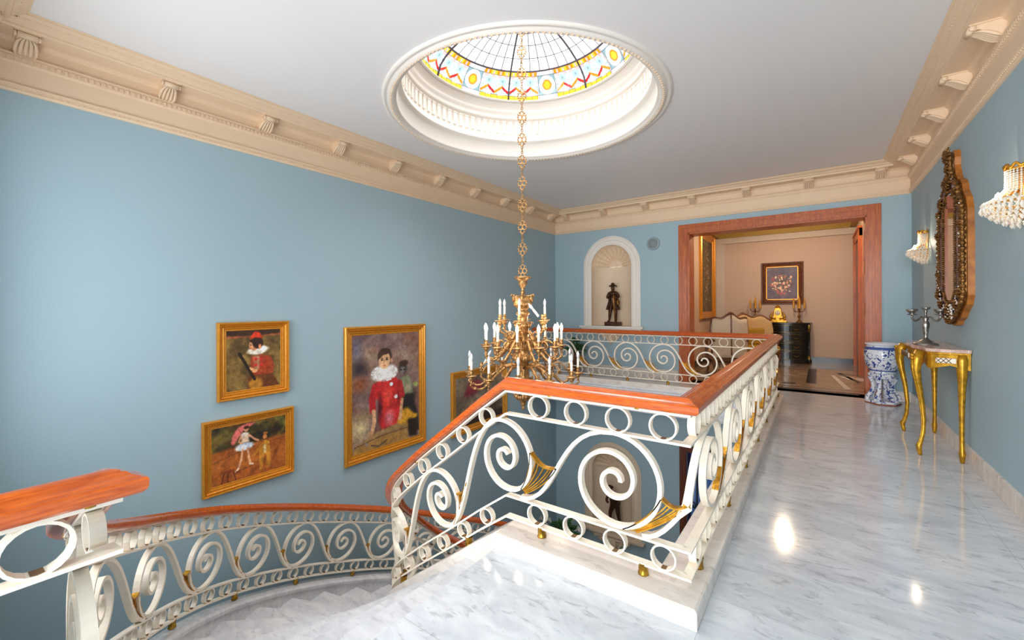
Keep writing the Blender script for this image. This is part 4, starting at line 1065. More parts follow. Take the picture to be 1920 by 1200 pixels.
for i in range(len(out)):
    a, b = out[i], out[(i + 1) % len(out)]; n = max(2, int(math.hypot(b[0] - a[0], b[1] - a[1]) / .012))
    bp_ += [((a[0] + (b[0] - a[0]) * k / n) * .955, -.07, (a[1] + (b[1] - a[1]) * k / n) * .965) for k in range(n)]
mb.tube(bp_, [.010 + .012 * abs(math.sin(k * PI / 4)) for k in range(len(bp_))], 8, True)
mb.build('beaded_border', M['ant_gold'], mi)
for i in range(70):
    t = rng.random() * 6.28; ww = .33 + .12 * rng.random(); bd.ball((max(-.43, min(.43, ww * 1.2 * math.cos(t))), -.085, -.07 + .66 * math.sin(t)), .007, 6, 4)
for i in range(40): bd.ball(((rng.random() - .5) * .46, -.09, -.60 - .13 * rng.random()), .008, 6, 4)
bd.build('crystal_beads', M['crystal'], mi, kind='stuff')

def sconce(y, label, pw):
    e = empty('wall_sconce', (XR, y, 2.08), R(-90), label=label, cat='sconce')
    mb = MB(); mb.bbox(-.05, .05, -.02, 0, -.14, .20, .006); mb.tube([(0, -.02, .05), (0, -.10, .02), (0, -.12, -.02)], .010, 8)
    for zc, rr in ((.185, .075), (-.03, .17), (-.075, .15)):
        mb.tube([(rr * math.cos(R(a)), -.012 - rr * 1.0 * math.sin(R(a)), zc) for a in range(0, 181, 12)], .007, 6)
    mb.tube([(.078 * math.cos(R(a)), -.012 - .078 * math.sin(R(a)), .205 + .012 * math.cos(R(a * 10))) for a in range(0, 181, 6)], .009, 6)
    mb.build('gilt_bracket', M['gilt'], e)
    cr = MB()
    for a in range(4, 180, 13):                       # strands of the upper drum fanning out to the basket
        for i in range(15):
            t = i / 14; r = .072 + (.165 - .072) * (max(0, t - .55) / .45) ** 1.4; z = .18 - .20 * t
            cr.octa((r * math.cos(R(a)), -.014 - r * math.sin(R(a)), z), .0075, .008)
    for L_ in range(7):
        rr = [.175, .172, .160, .140, .112, .08, .045][L_]; z = [-.03, -.055, -.082, -.108, -.132, -.155, -.175][L_]
        n = max(5, int(rr * 110))
        for i in range(n + 1):
            a = PI * i / n; cr.octa((rr * math.cos(a), -.014 - rr * math.sin(a), z), .0115, .019)
            cr.octa((rr * .93 * math.cos(a + .08), -.014 - rr * .93 * math.sin(a + .08), z + .014), .009, .010)
    for a in range(0, 181, 15): cr.octa((.182 * math.cos(R(a)), -.014 - .182 * math.sin(R(a)), -.065), .011, .026)
    cr.build('crystal_strands', M['crystal'], e, kind='stuff')
    mb = MB(); mb.lathe([(0, .05), (.012, .035), (.018, .01), (.010, -.02), (0, -.02)], (0, -.12, 0), 10); mb.build('bulb', M['sconce_bulb'], e)
    point('sconce_lamp_light', (XR - .12, y, 2.14), pw, (1, .82, .6), .015)
M['sconce_bulb'] = simple('lit_sconce_bulb', (255, 236, 190), .3, emis=(255, 214, 150), estr=14)
sconce(4.12, 'crystal wall sconce on the right wall, nearest the camera at the photo edge', 1.6)
sconce(7.12, 'small crystal wall sconce on the right wall beyond the mirror, near the wide opening', 2)

# console table
ct = empty('console_table', (XR, 5.91, 0), R(-90), label='gilt demi-lune console table with rose marble top against the right wall', cat='table')
def serp(sc_=1.0, dd=0):
    pts = []
    for i in range(41):
        t = -1 + 2 * i / 40; x = t * .62
        y = -(.36 - .07 * (abs(t) ** 1.2)) + .02 * math.cos(t * PI * 3) * (1 - abs(t)) 
        if abs(t) > .86: y += .13 * ((abs(t) - .86) / .14) ** 1.6
        pts.append((x * sc_, (y + .02) * sc_ + dd))
    return [(-.62 * sc_, -.004)] + pts + [(.62 * sc_, -.004)]
mb = MB(); mb.prism(serp(1.0), .972, 1.002, 'z', bevel=.006); mb.build('marble_top', M['pink_marble'], ct)
mb = MB(); p1 = serp(.94)
mb.prism(serp(.965), .952, .974, 'z', bevel=.004)
# apron as a thin wall following the serpentine front, scalloped below
def apron(mb, pts, zt, dep):
    n = len(pts); vs = []; L_ = 0; acc = [0]
    for a, b in zip(pts[:-1], pts[1:]): acc.append(acc[-1] + math.hypot(b[0] - a[0], b[1] - a[1]))
    for (x, y), s_ in zip(pts, acc):
        q = s_ / acc[-1]; zb = zt - dep * (.72 + .30 * math.cos(q * 2 * PI * 3) ** 2)
        vs += [(x, y, zt), (x, y, zb), (x * .96, y * .93, zb), (x * .96, y * .93, zt)]
    fs = []
    for i in range(n - 1):
        for k in range(4): l = (k + 1) % 4; fs.append((i * 4 + k, i * 4 + l, (i + 1) * 4 + l, (i + 1) * 4 + k))
    mb.add(vs, fs)
apron(mb, p1, .955, .135)
mb.build('apron', M['gilt_table'], ct)
def lattice(c, nrm, wd, ht):
    """white lattice panel with gilt diamonds"""
    e1 = Vector((-nrm[1], nrm[0], 0)).normalized(); n = Vector((nrm[0], nrm[1], 0)).normalized(); C0 = Vector(c)
    mw = Matrix(((e1.x, n.x, 0, C0.x), (e1.y, n.y, 0, C0.y), (0, 0, 1, C0.z), (0, 0, 0, 1)))
    mb = MB(); mb.M = mw; mb.bbox(-wd / 2, wd / 2, -.003, .007, -ht / 2, ht / 2, .003); p = mb.build('lattice_panel', M['iron'], ct)
    mb = MB(); mb.M = mw; k = int(wd / .03)
    for i in range(-1, k + 1):
        x = -wd / 2 + i * wd / k
        for dx in (1, -1):
            xa, xb = (x, x + ht * .8) if dx > 0 else (x + ht * .8, x)
            za, zb = -ht / 2, ht / 2
            if min(xa, xb) < -wd / 2 - 1e-6 or max(xa, xb) > wd / 2 + 1e-6: continue
            mb.tube([(xa, .009, za), (xb, .009, zb)], .0028, 4)
    mb.build('lattice_diamonds', M['brown'], p)
lattice((0, -.352, .90), (0, -1), .42, .045)
for sx in (-1, 1): lattice((sx * .585, -.16, .90), (sx, -.25), .13, .045)
legs = [((-.46, -.300), (-.44, -.318)), ((.46, -.300), (.44, -.318)), ((-.55, -.055), (-.53, -.05)), ((.55, -.055), (.53, -.05))]
for (x0, y0), (x1, y1) in legs:
    mb = MB(); sx = math.copysign(1, x0); front = y0 < -.1
    o = Vector((sx * .6, -.8 if front else 0, 0)).normalized()
    prof_ = [(.96, .01, .040), (.90, .045, .044), (.80, .055, .036), (.68, .035, .027), (.50, .000, .021), (.32, -.018, .018), (.20, -.010, .017), (.12, .012, .018), (.085, .030, .024), (.05, .026, .020), (.02, .018, .017), (0, .018, .014)]
    if not front: prof_ = [(z, a * .25, r) for z, a, r in prof_]
    mb.tube([(x0 + o.x * a, y0 + o.y * a, z) for z, a, r in prof_], [r for z, a, r in prof_], 10)
    if front: mb.tube([(x0 + o.x * (a + r * .9), y0 + o.y * (a + r * .9), z) for z, a, r in prof_[1:9]], [.012, .010, .008, .007, .006, .006, .006, .008], 6)
    if front:
        for k in range(5): mb.ball((x0 + o.x * .085, y0 + o.y * .085, .93 - k * .028), .020 - .002 * k, 8, 5, 1, 1, .8)
    mb.build('leg', M['gilt_table'], ct)

# silver candelabrum
cd = empty('candelabrum', (.86, 5.86, 1.002), R(-52), label='silver four-branch candelabrum standing on the console table', cat='candelabrum')
mb = MB(); mb.lathe([(0, 0), (.095, 0), (.098, .006), (.09, .014), (.06, .024), (.04, .040), (.022, .055), (.014, .075), (.018, .10), (.024, .15), (.030, .20), (.024, .225), (.015, .235), (.024, .25), (.018, .27), (.009, .285), (.010, .32), (.016, .332), (.012, .34)], (0, 0, 0), 28); mb.build('stem', M['silver'], cd)
for a in (0, 90, 180, 270):
    ca, sa = math.cos(R(a)), math.sin(R(a)); P = lambda r, z: (r * ca, r * sa, z)
    mb = MB(); mb.tube(catmull([P(.01, .255), P(.045, .275), P(.08, .245), P(.115, .235), P(.14, .262), P(.142, .29)], .012), .0075, 8); arm = mb.build('branch', M['silver'], cd)
    mb = MB(); mb.lathe([(.006, .285), (.012, .292), (.038, .296), (.040, .300), (.014, .304), (.024, .315), (.042, .335), (.046, .352), (.043, .352), (.038, .338), (.02, .322), (0, .32)], P(.142, 0), 18); mb.build('cup', M['silver'], arm)
mb = MB(); mb.lathe([(.012, .34), (.03, .352), (.036, .372), (.033, .372), (.02, .358), (0, .356)], (0, 0, 0), 18); mb.build('cup', M['silver'], cd)

# blue and white planter on its stand
vx, vy = .725, 7.985
st = empty('porcelain_stand', (vx, vy, 0), R(8), label='blue and white porcelain pierced stand under the planter by the opening', cat='stand')
hexa = lambda r, a0=0: [(r * math.cos(R(60 * k + a0)), r * math.sin(R(60 * k + a0))) for k in range(6)]
mb = MB(); mb.prism(hexa(.205), 0, .016, 'z'); mb.build('foot_edge', M['terracotta'], st)
mb = MB(); mb.prism(hexa(.20), .016, .05, 'z', bevel=.004); mb.prism(hexa(.165), .395, .43, 'z', bevel=.004); mb.prism(hexa(.15), .36, .395, 'z'); mb.build('stand_rims', M['ceramic'], st)
for k in range(6):
    a = R(60 * k); ca, sa = math.cos(a), math.sin(a); mb = MB()
    pf = [(.05, .185, .036), (.09, .182, .034), (.13, .160, .026), (.18, .128, .020), (.24, .112, .019), (.30, .122, .023), (.34, .142, .030), (.37, .155, .034)]
    vs = []; fs = []
    for z, r, w in pf:
        for du, dr in ((-w, -.02), (w, -.02), (w, .012), (-w, .012)): vs.append(((r + dr) * ca - du * sa, (r + dr) * sa + du * ca, z))
    for i in range(len(pf) - 1):
        for q in range(4): l = (q + 1) % 4; fs.append((i * 4 + q, i * 4 + l, (i + 1) * 4 + l, (i + 1) * 4 + q))
    mb.add(vs, fs); mb.build('leg', M['ceramic'], st)
pt = empty('porcelain_planter', (vx, vy, .431), 0, label='blue and white patterned porcelain bowl planter on top of the pierced stand', cat='planter')
mb = MB(); mb.lathe([(0, 0), (.145, 0), (.15, .01), (.135, .03), (.15, .05), (.185, .11), (.20, .18), (.205, .26), (.198, .34), (.18, .375), (.172, .385)], (0, 0, 0), 40); mb.build('bowl', M['ceramic'], pt)
mb = MB(); mb.lathe([(.172, .383), (.185, .40), (.20, .41), (.20, .425), (.185, .425), (.165, .40), (.15, .20), (0, .15)], (0, 0, 0), 40); mb.build('rim', M['ceramic_white'], pt)
mb = MB(); mb.lathe([(.146, .035), (.154, .036), (.1595, .05), (.152, .05)], (0, 0, 0), 40); mb.lathe([(.2, .335), (.203, .34), (.186, .372), (.18, .372)], (0, 0, 0), 40); mb.build('blue_bands', M['ceramic_blue'], pt)

# ================================================================ STATUES
def skin(name, pts, edges, mat, parent, sub=2):
    me = bpy.data.meshes.new(name); me.from_pydata([p[:3] for p in pts], edges, []); me.materials.append(mat)
    o = bpy.data.objects.new(name, me); col.objects.link(o); o.parent = parent
    md = o.modifiers.new('skin', 'SKIN'); md.use_smooth_shade = True
    me.skin_vertices[0].data[0].use_root = True
    for i, p in enumerate(pts): r = p[3]; me.skin_vertices[0].data[i].radius = (r, r) if not isinstance(r, tuple) else r
    s = o.modifiers.new('sub', 'SUBSURF'); s.levels = sub; s.render_levels = sub
    return o
# upper figure: standing man in a tricorn hat and long coat, hands at his chest; x right, y towards viewer = -
u = empty('bronze_statue', (NX - .015, YB + .13, .994), label='bronze statue of a standing man in tricorn hat and long coat in the upper niche', cat='statue')
u.scale = (1.06, 1.06, 1.06)
mb = MB(); mb.bbox(-.145, .145, -.09, .09, 0, .075, .008); mb.build('plinth', M['bronze'], u)
V = [(0, 0, .42, .062), (0, 0, .50, .066), (0, .005, .60, .074), (0, .005, .645, .05), (0, 0, .675, .028), (0, -.008, .705, .036), (0, -.01, .745, .040), (0, -.008, .775, .03),
     (-.085, .005, .628, .034), (-.118, -.01, .545, .028), (-.065, -.075, .545, .022), (-.01, -.095, .60, .020),
     (.085, .005, .628, .034), (.12, -.01, .55, .028), (.07, -.075, .54, .022), (.015, -.095, .575, .020),
     (-.045, 0, .39, .05), (-.06, -.005, .25, .036), (-.075, .005, .12, .024), (-.082, -.01, .085, .022), (-.095, -.05, .082, .018),
     (.045, 0, .39, .05), (.055, -.008, .25, .036), (.058, .005, .12, .024), (.060, -.01, .085, .022), (.068, -.055, .082, .018)]
Ed = [(0, 1), (1, 2), (2, 3), (3, 4), (4, 5), (5, 6), (6, 7), (3, 8), (8, 9), (9, 10), (10, 11), (3, 12), (12, 13), (13, 14), (14, 15), (0, 16), (16, 17), (17, 18), (18, 19), (19, 20), (0, 21), (21, 22), (22, 23), (23, 24), (24, 25)]
skin('figure', V, Ed, M['bronze'], u)
mb = MB()
vs = []; fs = []; n = 20
rows = [(.61, .088, .062), (.55, .086, .064), (.48, .082, .066), (.42, .100, .075), (.35, .122, .086), (.31, .132, .092)]
for j, (z, rx, ry) in enumerate(rows):
    for i in range(n + 1):
        a = R(-60) + R(300) * i / n; w = 1 + .05 * math.sin(i * 2.2) * (j / 5)
        vs.append((rx * w * math.sin(a + PI / 1.0 - R(90) - R(0)) if False else rx * w * math.cos(a + R(0)) , ry * w * math.sin(a), z))
for j in range(len(rows) - 1):
    for i in range(n): fs.append((j * (n + 1) + i, j * (n + 1) + i + 1, (j + 1) * (n + 1) + i + 1, (j + 1) * (n + 1) + i))
mb.add(vs, fs, True); co = mb.build('long_coat', M['bronze'], u); sd = co.modifiers.new('t', 'SOLIDIFY'); sd.thickness = .010; co.rotation_euler = (0, 0, 0)
mb = MB(); mb.lathe([(0, .835), (.020, .828), (.034, .80), (.042, .775), (.05, .768)], (0, -.005, 0), 16)
vs = [(0, -.02, .772)]; 
for i in range(24):
    a = 2 * PI * i / 24; r = .078 + .012 * math.cos(3 * (a + PI / 2)); vs.append((r * math.cos(a), -.005 + r * .8 * math.sin(a), .768 + .028 * (1 - math.cos(3 * (a + PI / 2))) * .6 - .006))
mb.add(vs, [(0, 1 + i, 1 + (i + 1) % 24) for i in range(24)], True); hh = mb.build('tricorn_hat', M['bronze'], u); sd = hh.modifiers.new('t', 'SOLIDIFY'); sd.thickness = .006
mb = MB(); mb.tube([(.055, -.105, .60), (.06, -.10, .42), (.062, -.085, .09)], .007, 6); mb.build('walking_stick', M['gilt_frame'], u)
mb = MB(); mb.ball((.10, -.01, .45), .055, 12, 8, .7, .55, 1.3); mb.build('satchel', M['ant_gold'], u)
# lower figure: child bending forward on a rock
u = empty('bronze_statue', (NX - .01, YB + .13, -3.222), label='dark bronze figure bending forward on a rock in the lower niche', cat='statue')
mb = MB(); mb.ball((0, 0, .075), .15, 16, 8, 1.25, .75, .55)
for i in range(10): mb.ball((-.15 + .03 * i, -.05 + .03 * math.sin(i * 3), .06 + .02 * math.cos(i * 2)), .05, 8, 5, 1, 1, .7)
mb.build('rock_base', M['bronze_dark'] if 'bronze_dark' in M else M['bronze'], u)
V = [(0, .05, .52, .075), (0, .0, .62, .075), (.005, -.07, .72, .082), (.01, -.10, .78, .05), (-.01, -.16, .80, .055), (-.02, -.19, .86, .075), (-.02, -.16, .93, .055),
     (.10, -.07, .74, .035), (.145, -.10, .62, .030), (.14, -.13, .50, .022), (-.09, -.08, .73, .035), (-.12, -.13, .62, .028), (-.05, -.18, .60, .022),
     (-.055, .04, .46, .058), (-.085, -.01, .33, .042), (-.10, .03, .19, .028), (-.11, -.03, .14, .024),
     (.055, .04, .46, .058), (.09, -.01, .33, .042), (.10, .03, .19, .028), (.11, -.03, .14, .024)]
Ed = [(0, 1), (1, 2), (2, 3), (3, 4), (4, 5), (5, 6), (2, 7), (7, 8), (8, 9), (2, 10), (10, 11), (11, 12), (0, 13), (13, 14), (14, 15), (15, 16), (0, 17), (17, 18), (18, 19), (19, 20)]
skin('figure', V, Ed, M['bronze'], u)
mb = MB(); rng = random.Random(9)
for i in range(26):
    a, b = rng.random() * 6.28, rng.random() * 1.4; mb.ball((-.02 + .07 * math.cos(a) * math.sin(b), -.175 + .065 * math.sin(a) * math.sin(b), .90 + .055 * math.cos(b)), .020, 6, 4)
mb.build('curly_hair', M['bronze'], u)

# ================================================================ PLANTS
def plant(loc, label, n, h, spread, flowers, seed, potr=.14, poth=.22, stemh=0):
    e = empty('potted_plant', loc, label=label, cat='plant'); rng = random.Random(seed)
    mb = MB(); mb.lathe([(0, 0), (potr * .75, 0), (potr, poth), (potr * 1.08, poth + .01), (potr * 1.08, poth + .03), (potr * .95, poth + .03), (potr * .9, poth - .02), (0, poth - .02)], (0, 0, 0), 24); mb.build('pot', M['pot'], e)
    mb = MB()
    for i in range(n):
        a = rng.random() * 6.28; b = .25 + rng.random() * 1.1; L_ = spread * (.6 + .5 * rng.random()); w = .022 + .022 * rng.random()
        base = Vector((0, 0, poth)); tip = Vector((math.cos(a) * math.sin(b) * L_, math.sin(a) * math.sin(b) * L_, math.cos(b) * L_ * h)); mid = base + tip * .6 + Vector((0, 0, .08)); end = base + tip
        mb.tube([base, base + tip * .25 + Vector((0, 0, .03)), mid], .004, 4)
        d = (end - mid).normalized(); sd = d.cross(Vector((0, 0, 1))); sd = sd.normalized() if sd.length > .01 else Vector((1, 0, 0)); up = sd.cross(d)
        LL = .10 + .08 * rng.random(); P_ = [mid + d * LL * t + Vector((0, 0, -.03 * t * t)) for t in (0, .3, .65, 1)]
        ws = [.2, 1, .8, .02]; vs = []
        for p, q in zip(P_, ws): vs += [p - sd * w * q, p + up * .006 * q * 0, p + sd * w * q]
        mb.add(vs, [(3 * i_ + k_, 3 * i_ + k_ + 1, 3 * i_ + k_ + 4, 3 * i_ + k_ + 3) for i_ in range(3) for k_ in range(2)], True)
    mb.build('foliage', M['leaf'], e, kind='stuff')
    for i in range(flowers):
        a = 2 * PI * i / flowers + rng.random(); r = spread * (.55 + .5 * rng.random()); z = poth + spread * h * (.45 + .5 * rng.random()); mb = MB()
        mb.M = Matrix.Translation((r * math.cos(a), r * math.sin(a), z)) @ Matrix.Rotation(a, 4, 'Z') @ Matrix.Rotation(R(55), 4, 'Y')
        mb.lathe([(.006, -.06), (.010, -.02), (.028, .02), (.05, .05), (.062, .055)], (0, 0, 0), 12, wob=lambda q, z_: 1 + .18 * math.cos(5 * q)); mb.build('white_flower', M['petal'], e)
    return e
plant((-4.12, 7.92, 0), 'green potted plant on the upper gallery behind the chandelier', 90, 1.0, .34, 0, 5, .13, .42)
pd = empty('plant_pedestal', (-4.2, 7.55, ZF2), label='pedestal carrying the white lilies on the hall floor', cat='pedestal')
mb = MB(); mb.lathe([(0, 0), (.17, 0), (.17, .05), (.10, .09), (.075, .16), (.07, .55), (.09, .62), (.16, .66), (.16, .70), (0, .70)], (0, 0, 0), 24); mb.build('column', M['pink_marble'], pd)
plant((-4.2, 7.55, ZF2 + .701), 'green plant with white lilies on a pedestal, seen through the front railing', 150, .95, .42, 9, 8, .13, .22)

# ================================================================ THE ROOM BEYOND THE OPENING
RX0, RX1, RY1 = -2.3, .70, 12.69
t5 = empty('wall_far_room', (0, 0, 0), kind='structure')
plate(rect(RX0 - .2, RX1 + .2, 0, 3.6), [], RY1, RY1 + .15, 'y').build('wall_panel', M['room_wall'], t5)
plate(rect(8.6, RY1, 0, 3.6), [], RX0, RX0 - .15, 'x').build('wall_panel', M['room_wall'], t5)
plate(rect(8.6, RY1, 0, 3.6), [], RX1, RX1 + .15, 'x').build('wall_panel', M['room_wall'], t5)
plate(rect(RX0 - .1, RX1 + .1, 8.55, RY1 + .1), [], 3.45, 3.55, 'z').build('ceiling', M['ceil'], **S)
fr = MB(); fr.box(RX0 - .1, RX1 + .1, 8.45, RY1 + .1, -.3, 0); fr.build('floor', M['taupe'], **S)
inl = empty('trim_5', (0, 0, 0), kind='structure')
mb = MB()
for x0, x1, y0, y1 in ((-2.3, .5, 8.47, 8.62), (-2.3, .7, 8.80, 8.84), (-.20, -.05, 9.3, 11.4), (-2.3, .7, 11.55, 11.60), (-.55, -.35, 9.05, 9.20), (-.45, -.30, 11.9, 12.0)): mb.box(x0, x1, y0, y1, 0, .0015)
mb.prism([(.28, 11.0), (.36, 11.0), (.62, 9.8), (.56, 9.8)], 0, .0015, 'z'); mb.prism([(.28, 10.9), (.34, 11.0), (.70, 10.75), (.70, 10.68)], 0, .0015, 'z')
mb.build('floor_inlay', M['black_stone'], inl)
mb = MB(); mb.prism([(.18, 10.6), (.24, 10.6), (.42, 9.0), (.34, 9.0)], 0, .0015, 'z'); mb.prism([(.3, 10.55), (.68, 10.45), (.68, 10.1), (.42, 10.2)], 0, .0015, 'z'); mb.build('pale_inlay', M['kerb'], inl)
mb = MB(); mb.box(RX0, RX1, RY1 - .02, RY1, 0, .14); mb.box(RX0, RX0 + .02, 8.6, RY1, 0, .14); mb.build('baseboard_far_room', M['black_stone'], **S)
mb = MB()
mb.box(RX0, RX1, RY1 - .12, RY1, 3.20, 3.45); mb.box(RX0, RX0 + .12, 8.6, RY1, 3.20, 3.45); mb.box(RX1 - .12, RX1, 8.6, RY1, 3.20, 3.45); mb.box(RX0, RX1, 8.6, 8.72, 3.20, 3.45)
for i in range(60): x = RX0 + .05 * i + .02; mb.box(x, x + .025, RY1 - .14, RY1 - .11, 3.22, 3.42)
mb.build('trim_6', M['yellow_cornice'], **S)
mb = MB()
mb.box(RX0, RX1, RY1 - .05, RY1, 3.09, 3.20); mb.box(RX0, RX1, RY1 - .07, RY1, 3.05, 3.09); mb.box(RX0, RX0 + .20, RY1 - .05, RY1, .14, 3.09); mb.box(RX0 + .20, RX0 + .235, RY1 - .03, RY1, .14, 3.05)
mb.build('trim_7', M['room_trim'], **S)
# door on the right wall of that room
d2 = empty('door_2', (0, 0, 0), kind='structure')
mb = MB()
for y0, y1 in ((12.42, 12.60), (10.9, 11.08)): mb.box(RX1 - .05, RX1 + .01, y0, y1, 0, 2.95); mb.box(RX1 - .07, RX1, y0 + .04, y0 + .09, 0, 2.95)
mb.box(RX1 - .05, RX1 + .01, 10.9, 12.60, 2.78, 2.96); mb.box(RX1 - .08, RX1, 10.88, 12.62, 2.93, 2.97); mb.build('door_casing', M['door_wood'], d2)
mb = MB(); mb.box(RX1 - .02, RX1 + .01, 11.08, 12.42, 0, 2.78); mb.box(RX1 - .03, RX1, 11.2, 12.3, .3, 1.2); mb.box(RX1 - .03, RX1, 11.2, 12.3, 1.4, 2.6); mb.build('door_leaf', M['door_dark'], d2)
# gilt carved pier ornament just inside the opening on the right
e = empty('carved_wall_ornament', (RX1, 9.6, 1.7), label='carved gilt wood ornament hanging on the inner room wall behind the right casing', cat='ornament')
mb = MB()
for k in range(9): mb.ball((-.03, 0, -.7 + k * .17), .05 + .015 * (k % 2), 8, 5, .6, 1, 1.2)
for k in range(8):
    for sg in (-1, 1): mb.tube([(-.03, 0, -.62 + k * .17), (-.05, sg * .07, -.58 + k * .17), (-.03, sg * .10, -.52 + k * .17)], [.02, .014, .006], 6)
mb.build('carved_relief', M['gilt_frame'], e)
# tall framed panel on the left wall
picture((RX0 + .002, 11.55, 2.14), R(90), 1.62, 2.12, .17, art_tapestry(), 'tall gilt framed dark floral panel on the left wall of the inner room', name='framed_tapestry', cat='tapestry', mat='gilt_frame', depth=.07, rope=False)
picture((-.762, RY1 - .002, 1.955), 0, .90, 1.05, .115, art_flowers(), 'wood and gilt framed flower painting above the black chest in the inner room', mat='walnut', inner='gilt_frame', depth=.05)
# black chest of drawers
dr = empty('chest_of_drawers', (-.70, RY1 - .02, 0), label='black lacquer bow-fronted chest of drawers with brass lines in the inner room', cat='chest')
def bow(w, d, k): 
    pts = [(-w, 0)]; n = 16
    for i in range(n + 1): t = -1 + 2 * i / n; pts.append((t * w * .93, -d - k * (1 - t * t)))
    return pts + [(w, 0)]
mb = MB(); mb.prism(bow(.52, .34, .10), .06, .94, 'z'); mb.build('body', M['ebony'], dr)
mb = MB(); mb.prism(bow(.56, .37, .11), .945, .975, 'z', bevel=.004); mb.build('top', M['black_stone'], dr)
mb = MB(); mb.prism(bow(.55, .36, .105), 0, .07, 'z'); mb.build('base', M['ebony'], dr)
for k in range(4):
    z0 = .09 + k * .215; d = MB(); pts = [(x * .86, y - .012) for x, y in bow(.52, .34, .10)[1:-1]]
    poly = pts + [(x, y + .02) for x, y in reversed(pts)]
    d.prism(poly, z0, z0 + .185, 'z'); o = d.build('drawer', M['ebony'], dr)
    b = MB()
    for zz_ in (z0 + .012, z0 + .172): b.tube([(x, y - .004, zz_) for x, y in pts], .005, 4)
    b.tube([(pts[0][0], pts[0][1] - .004, z0 + .012), (pts[0][0], pts[0][1] - .004, z0 + .172)], .005, 4); b.tube([(pts[-1][0], pts[-1][1] - .004, z0 + .012), (pts[-1][0], pts[-1][1] - .004, z0 + .172)], .005, 4)
    b.build('brass_line', M['brass_line'], o)
    for sx in (-.25, .25):
        h = MB(); yy = -.34 - .10 * (1 - (sx / .48) ** 2) - .02; h.tube([(sx - .05, yy - .0, z0 + .11), (sx - .03, yy - .02, z0 + .08), (sx + .03, yy - .02, z0 + .08), (sx + .05, yy, z0 + .11)], .006, 6); h.build('handle', M['brass_line'], o)
for sx in (-1, 1):
    mb = MB(); mb.lathe([(.028, .07), (.028, .16), (.020, .17), (.020, .78), (.028, .79), (.028, .94)], (sx * .50, -.345, 0), 12); p = mb.build('corner_column', M['ebony'], dr)
    mb = MB(); mb.lathe([(.030, .10), (.030, .17), (.022, .18)], (sx * .50, -.345, 0), 12); mb.build('brass_cap', M['brass_line'], p)
    mb = MB(); mb.lathe([(.022, .76), (.030, .77), (.030, .93)], (sx * .50, -.345, 0), 12); mb.build('brass_cap', M['brass_line'], p)
TP = .976
# mantel clock
ck = empty('mantel_clock', (-.84, RY1 - .22, TP), label='gilt mantel clock with round cream face on the black chest', cat='clock')
mb = MB(); mb.bbox(-.19, .19, -.09, .09, 0, .045, .008); mb.prism([(-.16, .045), (-.13, .12), (-.085, .16), (-.075, .30), (-.05, .355), (.05, .355), (.075, .30), (.085, .16), (.13, .12), (.16, .045)], -.05, .05, 'y', bevel=.006)
for sx in (-1, 1):
    mb.tube([(sx * .10, -.05, .08), (sx * .15, -.05, .14), (sx * .12, -.05, .22), (sx * .085, -.05, .26)], [.022, .028, .018, .010], 8); mb.ball((sx * .14, -.03, .08), .035, 8, 6); mb.ball((sx * .06, -.06, .09), .03, 8, 6)
mb.ball((0, 0, .375), .035, 10, 6); mb.ball((0, 0, .42), .02, 8, 5); mb.tube([(-.05, 0, .36), (-.03, 0, .40), (.03, 0, .40), (.05, 0, .36)], .010, 6); mb.build('case', M['gilt'], ck)
mb = MB(); mb.M = Matrix.Translation((0, -.055, .24)) @ Matrix.Rotation(R(90), 4, 'X'); mb.lathe([(0, .008), (.062, .006), (.064, 0)], (0, 0, 0), 24); mb.build('dial', M['clock_face'], ck)
mb = MB(); mb.box(-.002, .002, -.066, -.063, .24, .285); mb.box(-.002, .03, -.066, -.063, .238, .242); mb.build('clock_hands', M['black'], ck)
def room_cand(x, label):
    e = empty('candelabrum', (x, RY1 - .22, TP), label=label, cat='candelabrum')
    mb = MB(); mb.lathe([(0, 0), (.075, 0), (.075, .012), (.045, .03), (.02, .06), (.016, .10), (.034, .14), (.030, .17), (.014, .20), (.018, .26), (.028, .28), (.012, .30)], (0, 0, 0), 16); mb.build('stem', M['ant_gold'], e)
    for k in range(5):
        a = R(72 * k); r = .115 if k else 0; r = .11
        P = lambda q, z: (q * math.cos(a), q * math.sin(a), z)
        if k == 4: a = 0
        mb = MB()
        if k < 4: a = R(90 * k + 10); mb.tube([P(.01, .27), P(.05, .26), P(.10, .29), P(.11, .34)], .008, 6); c = P(.11, .34)
        else: mb.tube([(0, 0, .29), (0, 0, .40)], .008, 6); c = (0, 0, .40)
        arm = mb.build('branch', M['ant_gold'], e)
        mb = MB(); mb.lathe([(.016, 0), (.024, .01), (.020, .03), (.026, .10), (.016, .19), (.004, .26), (0, .27)], c, 10); mb.build('flame_shade', M['flame'], arm)
room_cand(-1.33, 'amber five-light candelabrum on the black chest, left of the clock')
room_cand(-.40, 'amber five-light candelabrum on the black chest, right of the clock')
